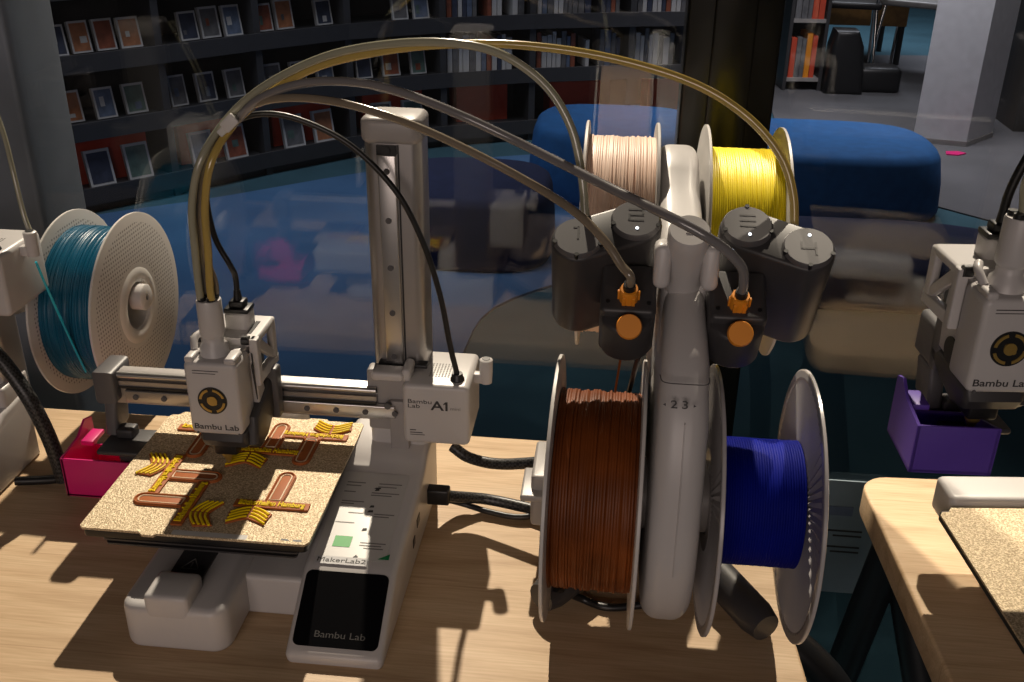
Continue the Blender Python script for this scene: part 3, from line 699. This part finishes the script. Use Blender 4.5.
    b = bmesh.new(); cyl(b, (.072, .0784, .1205), (.072, .0775, .1205), .0011, n=10); cyl(b, (.107, .0784, .1205), (.107, .0775, .1205), .0011, n=10); T('cover_screw', b, 'midgrey')
    # lower body and duct
    b = prism(bmesh.new(), [(.085, .118), (.150, .124), (.150, .112), (.125, .104), (.105, .098), (.088, .102), (.083, .110)], .070, .110, 'x', .004); T('fan_duct', b, 'darkgrey')
    b = prism(bmesh.new(), [(.095, .128), (.152, .150), (.152, .118), (.118, .097), (.100, .096), (.090, .104)], .104, .117, 'x', .004); T('side_duct', b, 'darkgrey')
    b = bmesh.new(); cyl(b, (.086, .099, .100), (.086, .099, .088), .006, .005); cyl(b, (.086, .099, .088), (.086, .099, .0790), .0045, .0012); T('nozzle', b, 'gold')
    T('nozzle_block', B(.078, .098, .090, .110, .092, .106, .002), 'black')
    T('head_carriage', B(.070, .122, .136, .149, .104, .152, .002), 'midgrey')
    return r

pc = printer('white 3d printer in the middle with six yellow and copper prints on its bed', 'desktop 3d printers', (0, 0, 0))
pl_ = printer('white 3d printer cut off by the left edge of the photo beside the teal spool', 'desktop 3d printers', (-.408, .015, 0), 0, .092, hx=-.02, bedy=-.03)
pr = printer('white 3d printer on the right hand table, head parked over a purple bin', 'desktop 3d printers', (.698, -.08, 0), math.radians(6), .124, hx=-.122, bedy=.007)
bpy.context.view_layer.update()

# ------------------------------------------------------------------ bins
def bin_(name, label, mat, loc, rz, w=.066, dpt=.06, h=.040):
    b = bmesh.new(); t = .0022
    # floor, front, back, right, sloping left wall
    box(b, 0, w, 0, dpt, 0, t)
    box(b, 0, w, 0, t, 0, h, .0006)
    box(b, 0, w, dpt-t, dpt, 0, h*.5, .0006)
    prism(b, [(0, 0), (dpt, 0), (dpt, h*1.25), (dpt*.8, h*1.35), (dpt*.55, h*1.1), (0, h)], 0, t, 'x')
    prism(b, [(0, 0), (dpt, 0), (dpt, h*.5), (0, h)], w-t, w, 'x')
    box(b, .004, .016, dpt*.5, dpt*.9, h*.9, h*1.02, .001)
    o = finish(name, b, mat); o.location = loc; o.rotation_euler = (0, 0, rz); return tag(o, label, 'bin')
bin_('waste_bin', 'magenta catch bin under the left end of the middle printer', 'pink', (-.083, .122, .015), 0)
bin_('waste_bin', 'purple plastic catch bin hanging from the right hand printer', 'purple', (.609, -.010, .182), math.radians(2), .054, .055, .036)

# ------------------------------------------------------------------ prints on the bed
def make_print(label, loc, rz):
    r = thing('keyring_print', label, '3d print', loc, rz, 'library keyring prints on the gold plate')
    # text bar along X, fan on -Y, loop bar on +Y
    b = prism(bmesh.new(), rrect(-.031, .031, -.0048, .0048, .001), 0, .0016, 'z', .0003)
    part('text_bar', b, 'terra', r)
    tx = text_mesh('Bücherhallen Hamburg', .0080, .0006, bold=.00022, sx=.74); bmesh.ops.translate(tx, verts=tx.verts, vec=(0, 0, .0020)); part('lettering', tx, 'lime', r, 'raised yellow lettering')
    # loop bar
    def stad(w, y0, y1, n=10):
        o = [(w, y0)]
        for i in range(n+1): t = PI*i/n; o.append((w*math.cos(t), y1+w*math.sin(t)))
        return o+[(-w, y0)]
    b = prism(bmesh.new(), stad(.0080, .0046, .040), 0, .0012, 'z', .0002)
    lb = part('loop_bar', b, 'terra', r)
    o = [(x*.0048, y) for x, y in [(1, .006)]]; path = [Vector((p[0], p[1], .0016)) for p in stad(.0068, .0055, .0400)]
    part('loop_rim', tube(bmesh.new(), path, .0008, 6, smooth=False), 'terra', r, None, parent=None)
    path = [Vector((p[0], p[1], .0013)) for p in stad(.0044, .0065, .0395)]; part('loop_groove', tube(bmesh.new(), path+[path[0]], .0007, 6, smooth=False), 'tan', r)
    # open book fan
    pts = [(.0045, -.0045), (.012, -.0075), (.0205, -.0125), (.0175, -.0275), (.009, -.0235), (.001, -.0205), (-.001, -.0205), (-.009, -.0240), (-.0175, -.0285), (-.0205, -.0135), (-.012, -.0080), (-.0045, -.0045)]
    FX = -.0135; pts = [(x*.86+FX, y) for x, y in pts]
    b = prism(bmesh.new(), pts, 0, .0014, 'z', .0003); part('book_emblem', b, 'terra', r)
    b = bmesh.new()
    for s in (-1, 1):
        for k in range(4):
            e = [(s*.0012, -.0062-k*.0040), (s*.006, -.0072-k*.0040), (s*.012, -.0100-k*.0042), (s*.0182, -.0142-k*.0040)]
            tube(b, [Vector((x*.86+FX, y, .0016)) for x, y in e], .0011, 6, 4)
    part('emblem_pages', b, 'lime', r, 'raised yellow page stripes')
    return r
zt = .0757
first = make_print('keyring print nearest the right front corner of the plate, loop pointing away', (*at(272, 506, z=zt).xy, zt), 0)
for lab, px, py, rz in (('keyring print at the front left, fan on its left', 167, 475, PI/2*-1),
                        ('keyring print in the front middle, loop pointing left', 191, 503, PI/2),
                        ('keyring print at the back right corner of the plate, loop pointing forward', 314, 437, PI),
                        ('keyring print in the shadow band behind the print head', 268, 452, 0),
                        ('keyring print at the back left, half hidden by the print head', 212, 430, PI)):
    c = copy_tree(first); c['label'] = lab; c.location = (*at(px, py, z=zt).xy, zt); c.rotation_euler = (0, 0, rz)

# ------------------------------------------------------------------ spools
def flange(x0, x1, R, rh, ribs=0, side=1, n=96):
    """disc from x0 to x1 with a rounded rim; ribs raise radial ridges on the inner face (side)"""
    if not ribs:
        return lathe(bmesh.new(), [(x0, rh), (x0, R-.001), (x0+.0005, R), (x1-.0005, R), (x1, R-.001), (x1, rh)], n, 'x')
    bm = bmesh.new(); n = ribs*2; rings = []
    prof = [(x0, rh, 0), (x0, rh+.012, 0), (x0, rh+.014, 1), (x0, R-.008, 1), (x0, R-.006, 0), (x0, R-.001, 0), (x0+.0005, R, 0), (x1-.0005, R, 0), (x1, R-.001, 0), (x1, R-.006, 0), (x1, R-.008, 2), (x1, rh+.014, 2), (x1, rh+.012, 0), (x1, rh, 0)]
    for a, rr, k in prof:
        ring = []
        for j in range(n):
            t = 2*PI*j/n; d = .0014*(j % 2) if k else 0
            ring.append(bm.verts.new((a+(d if k == 1 else -d if k == 2 else 0), rr*math.cos(t), rr*math.sin(t))))
        rings.append(ring)
    for a, c in zip(rings, rings[1:]+rings[:1]):
        for j in range(n): bm.faces.new((a[j], a[(j+1) % n], c[(j+1) % n], c[j]))
    bmesh.ops.recalc_face_normals(bm, faces=bm.faces)
    return bm
def winding(x0, x1, R, coil, mess, seed, n=96):
    g = random.Random(seed); cnt = max(8, int((x1-x0)/coil)); w = (x1-x0)/cnt; prof = []
    ph = []
    for i in range(cnt):
        dr = g.uniform(-1, 1)*mess; sl = g.uniform(-1, 1)*mess*1.2; p0 = g.uniform(0, 2*PI)
        for k, s in ((.0, -.55), (.2, -.1), (.5, 0), (.8, -.1)): prof.append((x0+w*(i+k), R+dr+s*w*.5, sl, p0))
    prof.append((x1, R-.5*w, 0, 0))
    bm = bmesh.new(); rings = []
    for a, rr, sl, p0 in prof:
        rings.append([bm.verts.new((min(x1, max(x0, a+sl*math.sin(2*PI*j/n+p0))), (rr+mess*.5*math.sin(4*PI*j/n+p0))*math.cos(2*PI*j/n), (rr+mess*.5*math.sin(4*PI*j/n+p0))*math.sin(2*PI*j/n))) for j in range(n)])
    for a, c in zip(rings, rings[1:]):
        for j in range(n): bm.faces.new((a[j], a[(j+1) % n], c[(j+1) % n], c[j]))
    bmesh.ops.recalc_face_normals(bm, faces=bm.faces)
    return bm
def spool(label, fil, c, w, R, rw, rot=0, fmat='spoolwhite', ribs=0, coil=.00175, mess=.0004, seed=1, ft=.003, hub=True, rh=.027):
    """c = centre of the left flange's outer face"""
    r = thing('filament_spool', label, 'spool', (c[0], c[1], c[2]-R), rot, 'filament spools')
    o = (0, 0, -R)
    part('flange', flange(-ft/2, ft/2, R, rh, ribs), fmat, r, off=o, angle=8 if ribs else 40)
    part('flange', flange(w-ft/2, w+ft/2, R, rh, ribs), fmat, r, off=o, angle=8 if ribs else 40)
    part('filament', winding(ft/2, w-ft/2, rw, coil, mess, seed), fil, r, off=o)
    part('hub', lathe(bmesh.new(), [(0, rh-.001), (0, rh+.003), (w, rh+.003), (w, rh-.001)], 48, 'x'), fmat, r, off=o)
    return r
ax = -.0176
RX1 = at(588, 123.4, y=.255).x; RX2 = at(708.7, 128, y=.255).x
FY, FZc = .0327, .1225
spool('white spool wound full with dark brown filament, front left of the spool stand', 'fil_brown', (.3685, .0327, .1225), .063, .1, .0745, ax, mess=.0007, seed=2, coil=.0021)
spool('grey spool with ribbed flanges holding little blue filament, front right of the stand', 'fil_blue', (.4835, .0307, .1225), .0655, .1, .0470, .0, 'spoolgrey', ribs=72, mess=.00012, seed=4)
spool('white spool of pale peach filament, rear left of the spool stand', 'fil_peach', (RX1, .255, .2455), .0605, .1, .0875, 0, mess=.0006, seed=5)
spool('white spool of bright yellow filament, rear right of the spool stand', 'fil_yellow', (RX2, .255, .2455), .0640, .1, .081, 0, mess=.00025, seed=6)
o = spool('white perforated spool of shiny teal filament beside the left printer', 'fil_teal', (-.1404, .2994, .130), .0622, .095, .079, ax, 'perf', mess=.0003, seed=8, coil=.0013, rh=.025)
b = bmesh.new(); lathe(b, [(.0645, .0255), (.0655, .027), (.0655, .036), (.0635, .040), (.0600, .040), (.0600, .0255)], 48, 'x'); part('hub_ring', b, 'spoolwhite', o, off=(0, 0, -.095))

# holder of the teal spool
r = thing('spool_holder', 'white spool holder with a round end knob inside the teal spool', 'holder', (-.17, .2994, .0))
oo = (-.17, .2994, .0)
b = bmesh.new(); lathe(b, [(-.165, .003), (-.165, .009), (-.08, .009), (-.08, .0135), (-.068, .0135), (-.0665, .0115), (-.0665, .003)], 32, 'x'); bmesh.ops.translate(b, verts=b.verts, vec=(0, .2994, .139)); part('arm_knob', b, 'white', r, off=oo)
part('arm_bar', cyl(bmesh.new(), (-.165, .2994, .139), (-.178, .225, .150), .008), 'white', r, off=oo)

# ------------------------------------------------------------------ four spool filament feeder stand
OFF = (.455, .1, 0)
am = thing('filament_changer', 'white four spool filament feeder stand between the brown and blue spools', 'filament feeder', OFF)
def P(name, bm, mats, label=None, parent=None): return part(name, bm, mats, am, label, OFF, parent)
def arc(cy, cz, R, a0, a1, n=14): return [(cy+R*math.cos(math.radians(a0+(a1-a0)*i/n)), cz+R*math.sin(math.radians(a0+(a1-a0)*i/n))) for i in range(n+1)]
low = arc(.028, .125, .090, 175, 300) + [(.11, .07), (.15, .11), (.17, .18), (.14, .26), (.09, .29), (.03, .285), (-.02, .262), (-.045, .225), (-.057, .18)]
b = prism(bmesh.new(), low, .4365, .4700, 'x', .012, 5)
for v in b.verts:
    k = min(1, max(0, (v.co.z-.235)/.05)); v.co.x = .4545+(v.co.x-.4535)*(1-.18*k*k*(3-2*k))
lw = P('lower_body', b, 'white')
P('body_seam', prism(bmesh.new(), [(y*.9985+.0, z) for y, z in [(-.0640, .12), (-.0595, .18), (-.046, .228), (-.040, .228), (-.05, .12)]], .4545, .4549, 'x'), 'white', None, lw)
P('shell_seam', tube(bmesh.new(), [(.4375, -.028, .2535), (.4400, -.0365, .2530), (.4540, -.0378, .2530), (.4670, -.0365, .2530), (.4690, -.028, .2535)], .0004, 6), 'midgrey', None, lw)
t2 = []
for ch, dx in (('2', -.0035), ('3', .0035)):
    tx = text_mesh(ch, .0072, .0002, bold=.0001, sx=1.3); place(tx, (.4505+dx, -.0420, .240), (1, 0, 0), (0, .45, 1)); t2.append(tx)
for s in (-1, 1):
    q = prism(bmesh.new(), [(0, -.001), (s*.0018, 0), (0, .001)], 0, .0003, 'z'); place(q, (.4505+s*.0088, -.0422, .240), (1, 0, 0), (0, .45, 1)); t2.append(q)
P('lettering', join(*t2), 'ink', None, lw)
up = arc(.248, .2460, .083, 128, -55) + [(.22, .155), (.13, .15), (.06, .20), (.03, .25), (.045, .29), (.10, .300), (.15, .305)]
b = prism(bmesh.new(), up, .4375, .4715, 'x', .010, 5); P('upper_arm', b, 'white')
UA = Vector((0, -.56, 1)).normalized()          # drum axis, leaning towards the viewer
b = bmesh.new(); lathe(b, [(-.056, .00005), (-.056, .0125), (-.046, .0132), (-.012, .0140), (-.002, .0140), (0, .0128), (0, .00005)], 40, 'z')
HC = at(690, 230, y=.020); UY = UA.cross(Vector((1, 0, 0)))
place(b, HC, (1, 0, 0), UY)
hubp = P('centre_hub', b, 'white')
tx = text_mesh('2', .010, .0002, sx=1.2); place(tx, HC+UA*.0002, (1, 0, 0), UY); P('hub_lettering', tx, 'lightgrey', None, hubp)
for s_ in (-1, 1):
    b = bmesh.new(); prism(b, rrect(-.0135 if s_ < 0 else .002, -.002 if s_ < 0 else .0135, -.0165, .0145, .0052), -.012, .008, 'z', .004)
    place(b, HC+Vector((s_*.0080, .006, -.026)), (1, 0, 0), Vector((0, .1, 1))); P('side_ear', b, 'white')
    b = bmesh.new(); cyl(b, HC+Vector((s_*.0165, .000, -.036)), HC+Vector((s_*.0165, -.0025, -.036)), .0016, n=10); P('ear_screw', b, 'midgrey')
# feeder units: stadium shaped drums with two numbered discs
def stadium(c0, c1, R, n=14):
    """outline (2D in plane coords) around two centres"""
    v = (c1-c0); a = math.atan2(v.y, v.x); o = []
    for i in range(n+1): t = a-PI/2+PI*i/n; o.append((c1.x+R*math.cos(t), c1.y+R*math.sin(t)))
    for i in range(n+1): t = a+PI/2+PI*i/n; o.append((c0.x+R*math.cos(t), c0.y+R*math.sin(t)))
    return o
def seg_digit(ch, w=.0105, h=.0110, t=.0014):
    bm = bmesh.new(); L = {'1': 'Bt', '2': 'TbMlD', '3': 'TMD', '4': 'LMR'}[ch]
    def bar(x0, x1, y0, y1): box(bm, x0, x1, y0, y1, 0, .00015)
    X0, X1, Y0, Y1, m = -w/2, w/2, -h/2, h/2, 0
    if ch == '1': bar(-t/2, t/2, Y0, Y1); bar(-.0035, t/2, Y1-t, Y1)
    if ch == '2': bar(X0, X1, Y1-t, Y1); bar(X1-t, X1, 0, Y1); bar(X0, X1, -t/2, t/2); bar(X0, X0+t, Y0, 0); bar(X0, X1, Y0, Y0+t)
    if ch == '3': bar(X0, X1, Y1-t, Y1); bar(X0, X1, -t/2, t/2); bar(X0, X1, Y0, Y0+t)
    if ch == '4': bar(X0, X0+t, 0, Y1); bar(X0, X1, -t/2, t/2); bar(X1-t, X1, Y0, Y1)
    return bm
def unit(c_in, c_out, n_in, n_out, con_px, btn_px, side, H=.088, R=.0182):
    """c_in / c_out: disc centres; drum hangs below them along -UA"""
    X = Vector((1, 0, 0)); Y = UA.cross(X).normalized()
    # mean plane through both discs: local frame at c_in
    def loc(p): d = p-c_in; return Vector((d.dot(X), d.dot(Y)))
    a2, b2 = Vector((0, 0)), loc(c_out)
    tilt = (c_out-c_in).dot(UA)
    bm = bmesh.new(); pts = stadium(a2, b2, R) if side > 0 else stadium(b2, a2, R)
    prism(bm, pts, -H, -.0035+tilt*.5, 'z', .003)
    place(bm, c_in, X, Y); root_u = P('feeder_unit', bm, 'darkgrey')
    # shear-free collars + discs
    for c, num in ((a2, n_in), (b2, n_out)):
        zt = 0 if c is a2 else tilt
        b = bmesh.new(); lathe(b, [(-.010, .00005), (-.010, R-.0015), (-.002, R-.0012), (0, R-.0026), (0, .00005)], 40, 'z')
        bmesh.ops.translate(b, verts=b.verts, vec=(c.x, c.y, zt)); place(b, c_in, X, Y); dk = P('number_disc', b, 'midgrey', None, root_u)
        tx = seg_digit(num); bmesh.ops.translate(tx, verts=tx.verts, vec=(c.x, c.y+(.003 if num != '4' else -.002), zt+.0001)); place(tx, c_in, X, Y); P('numeral', tx, 'darkgrey', None, root_u)
        if num != '1':
            yy_ = .0095 if num == '4' else -.0090
            b = bmesh.new(); cyl(b, (c.x+.001, c.y+yy_, zt), (c.x+.001, c.y+yy_, zt+.0004), .0011, n=10); place(b, c_in, X, Y); P('indicator_light', b, led, 'white indicator light', root_u)
        for t in (200, 340, 270 if num in '14' else 90):
            b = bmesh.new(); t = math.radians(t); cyl(b, (c.x+(R-.0022)*math.cos(t), c.y+(R-.0022)*math.sin(t), zt-.004), (c.x+(R-.0022)*math.cos(t), c.y+(R-.0022)*math.sin(t), zt+.0005), .0016, n=8)
            place(b, c_in, X, Y); P('disc_notch', b, 'black', None, root_u)
    return root_u
m, nt, bs = newmat('indicator_led'); bs.inputs['Base Color'].default_value = (.9, .95, 1, 1); bs.inputs['Emission Color'].default_value = (.85, .92, 1, 1); bs.inputs['Emission Strength'].default_value = 2.5
led = m
def front_box(con_px, btn_px, w, side, yy):
    """the smaller tilted box with the orange coupling and the round orange button"""
    c = at(*con_px, y=yy); X = Vector((1, 0, 0)); Y = UA.cross(X).normalized()      # Y runs up and away
    bt = at(*btn_px, y=yy-.014)
    def fr(bm): return place(bm, c, X, Y)
    fb = P('outlet_box', fr(prism(bmesh.new(), rrect(-w/2, w/2, -.011, .030, .004), -.052, -.006, 'z', .003)), 'darkgrey')
    pts = [(-w/2+.001, 0)]+[((w/2-.001)*math.cos(t), -.010+.014*math.sin(t)) for t in [PI+PI*i/14 for i in range(15)]]+[(w/2-.001, 0)]
    P('outlet_nose', fr(prism(bmesh.new(), pts, -.046, -.012, 'z', .003)), 'darkgrey', None, fb)
    bm = bmesh.new(); lathe(bm, [(-.010, .00005), (-.010, .0062), (.002, .0064), (.0050, .0056), (.0050, .0040), (-.004, .0040)], 24, 'z'); P('coupling', fr(bm), 'orange', 'orange coupling', fb)
    bm = bmesh.new()
    for k in range(6): t = k*PI/3; box(bm, .0062*math.cos(t)-.0012, .0062*math.cos(t)+.0012, .0062*math.sin(t)-.0012, .0062*math.sin(t)+.0012, -.006, .002, .0004)
    P('coupling_lugs', fr(bm), 'orange', 'orange coupling lugs', fb)
    P('coupling_collar', fr(cyl(bmesh.new(), (0, 0, 0), (0, 0, .0095), .0046, .0040, n=16)), 'black', None, fb)
    n = Vector((0, -.86, .5)).normalized(); bm = bmesh.new(); cyl(bm, bt-n*.014, bt+n*.002, .0076, .0080, n=28); cyl(bm, bt+n*.002, bt+n*.0045, .0085, .0078, n=28); P('release_button', bm, 'orange', 'round orange button', fb)
    bm = bmesh.new()
    for px in (-w/2+.005, w/2-.005): cyl(bm, (px, -.003, -.0062), (px, -.003, -.0055), .0015, n=10)
    P('box_screw', fr(bm), 'black', None, fb)
    return c
c2 = at(636, 218, y=.050); c1 = at(578, 236, y=.035); c3 = at(748, 224, y=.046); c4_ = at(809, 246, y=.033)
unit(c2, c1, '2', '1', None, None, -1); unit(c3, c4_, '3', '4', None, None, 1)
con1 = front_box((629, 293), (629, 327), .037, -1, .006); con2 = front_box((740, 300), (740, 334), .037, 1, .006)
# spool rollers / axles that carry the spools
for (y, z, x0, x1) in ((.0327, .1225, .366, .550), (.255, .2455, RX1-.002, RX2+.066)):
    b = bmesh.new(); cyl(b, (x0, y, z), (x1, y, z), .0265, n=36); P('spool_axle', b, 'lightgrey')
# feet
fl = at(541, 598, z=.018); fr_ = at(766, 628, z=.014)
for e, nm in ((fl, 'l'), (fr_, 'r')):
    b = bmesh.new(); tube(b, [(.4575, .135, .045), (.4575+(e.x-.4575)*.15, .13, .024), (e.x, e.y, e.z)], lambda t: .0150 if t < .97 else .0120, 16); P('foot', b, 'darkgrey')
P('foot_bracket', prism(bmesh.new(), [(.08, .0), (.16, .0), (.15, .12), (.09, .10)], .444, .471, 'x', .004), 'darkgrey')
# side connector block at the left
b = prism(bmesh.new(), rrect(.366-.02, .372-.008, .10, .16, .004), .035, .085, 'z', .003)
P('cable_block', b, 'lightgrey'); P('cable_block_tab', B(.338, .365, .09, .135, .066, .072, .002), 'lightgrey')

# ------------------------------------------------------------------ tubes and cables
def path3(pts, y0, y1, ys=None):
    n = len(pts)-1; o = []
    for i, p in enumerate(pts):
        y = (p[2] if len(p) > 2 else y0+(y1-y0)*i/n); o.append(at(p[0], p[1], y=y))
    return o
cy = .118
hub = [(-.0045, -.0045), (.0045, -.0045), (-.0045, .0045), (.0045, .0045)]
def riser(i, wob):
    """from the collet on the head up to the clip"""
    x, y = .0865+hub[i][0], .098+hub[i][1]
    return [Vector((x, y, .234)), Vector((x, y, .247))]+[at(px+wob[k], py, y=y+.003*k) for k, (px, py) in enumerate(((201, 250), (198, 205), (206, 160)))]
def mk(name, pts, r, mat, label, cat, group=None, n=12, k=10): return solo(name, tube(bmesh.new(), pts, r, n, k), mat, label, cat, group, loc=tuple(pts[0]))
TG = 'feed tubes arching from the print head to the spool stand'
mk('filament_tube', riser(0, (-6, -6, -5))+path3([(228, 118), (268, 84), (330, 55), (400, 43), (460, 44), (505, 56), (545, 85), (570, 125), (581, 170), (586, 222)], .118, .062), .0030, 'tube_clear', 'pale clear tube curving down in front of the peach spool', 'tube', TG)
mk('filament_tube', riser(1, (7, 7, 6))+path3([(236, 122), (272, 92), (320, 66), (390, 50), (460, 44), (530, 46), (610, 58), (690, 82), (745, 115), (780, 155), (793, 195), (794, 238)], .120, .062), .0030, 'tube_gold', 'golden tube with the widest arch, reaching the yellow spool', 'tube', TG)
e1 = con2+UA*.005; e0 = con1+UA*.005
mk('filament_tube', riser(2, (-1, -1, -1))+path3([(232, 126), (258, 100), (300, 84), (350, 82), (400, 92), (460, 115), (530, 148), (600, 183, .03), (664, 214, -.006), (700, 233, -.014), (726, 250, -.012), (742, 268, -.008)], .119, .014)+[e1+UA*.012, e1], .0032, 'tube_smoke', 'smoky grey tube ending in the right orange coupling', 'tube', TG)
mk('filament_tube', riser(3, (3, 3, 3))+path3([(238, 118), (262, 102), (300, 98), (350, 105), (410, 124), (470, 151), (530, 183), (575, 212, .025), (604, 240, .010), (621, 265, .002)], .121, .012)+[e0+UA*.012, e0], .0030, 'tube_brown', 'brownish tube ending in the left orange coupling', 'tube', TG)
# grip clip
b = bmesh.new(); c = at(231, 124, y=.118)
box(b, -.009, .009, -.010, .010, -.0028, .0028, .001); box(b, -.002, .011, -.012, -.009, -.004, .005, .001)
bmesh.ops.rotate(b, verts=b.verts, matrix=Matrix.Rotation(-.75, 3, 'Y'))
o = finish('tube_clip', b, 'spoolwhite'); o.location = c; tag(o, 'small pale clip bundling the tubes above the print head', 'clip')
# black cable from the z housing to the head
pts = [Vector((.277, .150, .1500))]+path3([(450, 345), (440, 295), (422, 240), (395, 190), (350, 145), (300, 120), (262, 114), (232, 124), (213, 150), (206, 190), (214, 235), (230, 265)], .150, .132)+[Vector((.0945, .138, .236)), Vector((.0945, .138, .219))]
mk('head_cable', pts, .0024, 'black', 'thin black cable arching from the white housing over to the print head', 'cable')
# tubes and cable of the right printer going up out of frame
bpy.context.view_layer.update()
th = [c for c in pr.children if c.name.startswith('toolhead')][0]; mw = th.matrix_world
def thp(x, y, z): return mw @ Vector((x-.089, y-.09, z-.15))
s = thp(.0945, .138, .221)
mk('head_cable', [s, s+Vector((.001, 0, .015)), s+Vector((.006, 0, .035)), s+Vector((.016, 0, .062)), s+Vector((.035, 0, .095)), s+Vector((.075, 0, .135))], .0030, 'black', 'black cable rising from the right hand print head at the frame edge', 'cable')
s = thp(.0875, .100, .234)
mk('filament_tube', [s, s+Vector((.0, 0, .03)), s+Vector((.03, .0, .09)), s+Vector((.09, .0, .13))], .003, 'tube_clear', 'clear tube rising from the right hand print head', 'tube')
# tubes at the left edge
s = at(38, 245, y=.19)
mk('filament_tube', [at(34, 240, y=.19), at(24, 215, y=.195), at(14, 175, y=.20), at(4, 135, y=.21), at(-12, 90, y=.22)], .0022, 'tube_clear', 'thin clear tube rising at the left edge of the photo', 'tube')
mk('filament_strand', [at(36, 262, y=.188), at(50, 295, y=.20), at(66, 330, y=.212), at(86, 372, y=.225)], .0011, plastic('teal_strand', (.02, .42, .55), .25), 'taut teal filament strand leading from the guide to the teal spool', 'filament')
# sleeves
mk('braided_sleeve', [at(452, 446, y=.176), at(470, 458, y=.17), at(500, 464, y=.16), at(545, 462, y=.15)], .0052, 'braid', 'upper black braided cable sleeve from the printer to the spool stand', 'cable', n=14)
mk('braided_sleeve', [at(432, 492, z=.03), at(450, 496, z=.022), at(485, 499, z=.012), at(520, 506, z=.010), at(552, 514, z=.012)], .0052, 'braid', 'lower black braided cable sleeve lying on the table', 'cable', n=14)
mk('power_cable', [at(430, 496, z=.028), at(460, 503, z=.010), at(490, 512, z=.006), at(520, 517, z=.006), at(552, 512, z=.008)], .0028, 'black', 'thin black cable sagging under the lower braided sleeve', 'cable')
o = solo('cable_plug', B(*(lambda p: (p.x-.001, p.x+.02, p.y-.006, p.y+.006, .020, .036))(at(428, 494, z=.028)), .002), 'black', 'black plug in the side of the middle printer', 'plug', loc=tuple(at(428, 494, z=.02)))
mk('cable', [at(556, 588, z=.03), at(580, 598, z=.006), at(605, 607, z=.004), at(632, 606, z=.004), at(655, 600, z=.006), at(690, 575, z=.01)], .0032, 'black', 'black cable looping on the table under the brown spool', 'cable')
mk('filament_strand', [at(622, 349, y=.03), at(620, 362, y=.03), at(615, 392, y=.04)], .0009, 'fil_brown', 'thin dark filament strand rising from the brown spool', 'filament')
mk('filament_tube', [at(643, 345, y=.05), at(636, 365, y=.06), at(628, 395, y=.09), at(618, 430, y=.12)], .002, 'black', 'thin black tube behind the brown spool running down from the feeder', 'tube')
mk('braided_sleeve', [at(-12, 345, y=.16), at(8, 368, y=.155), at(30, 400, y=.15), at(50, 440, y=.15), at(64, 480, y=.15)], .0070, 'braid', 'thick black braided sleeve hanging at the left printer', 'cable', n=14)
mk('flat_cable', [at(66, 478, z=.008), at(45, 480, z=.006), at(16, 481, z=.006)], .0045, 'black', 'short black cable lying at the foot of the left sleeve', 'cable')
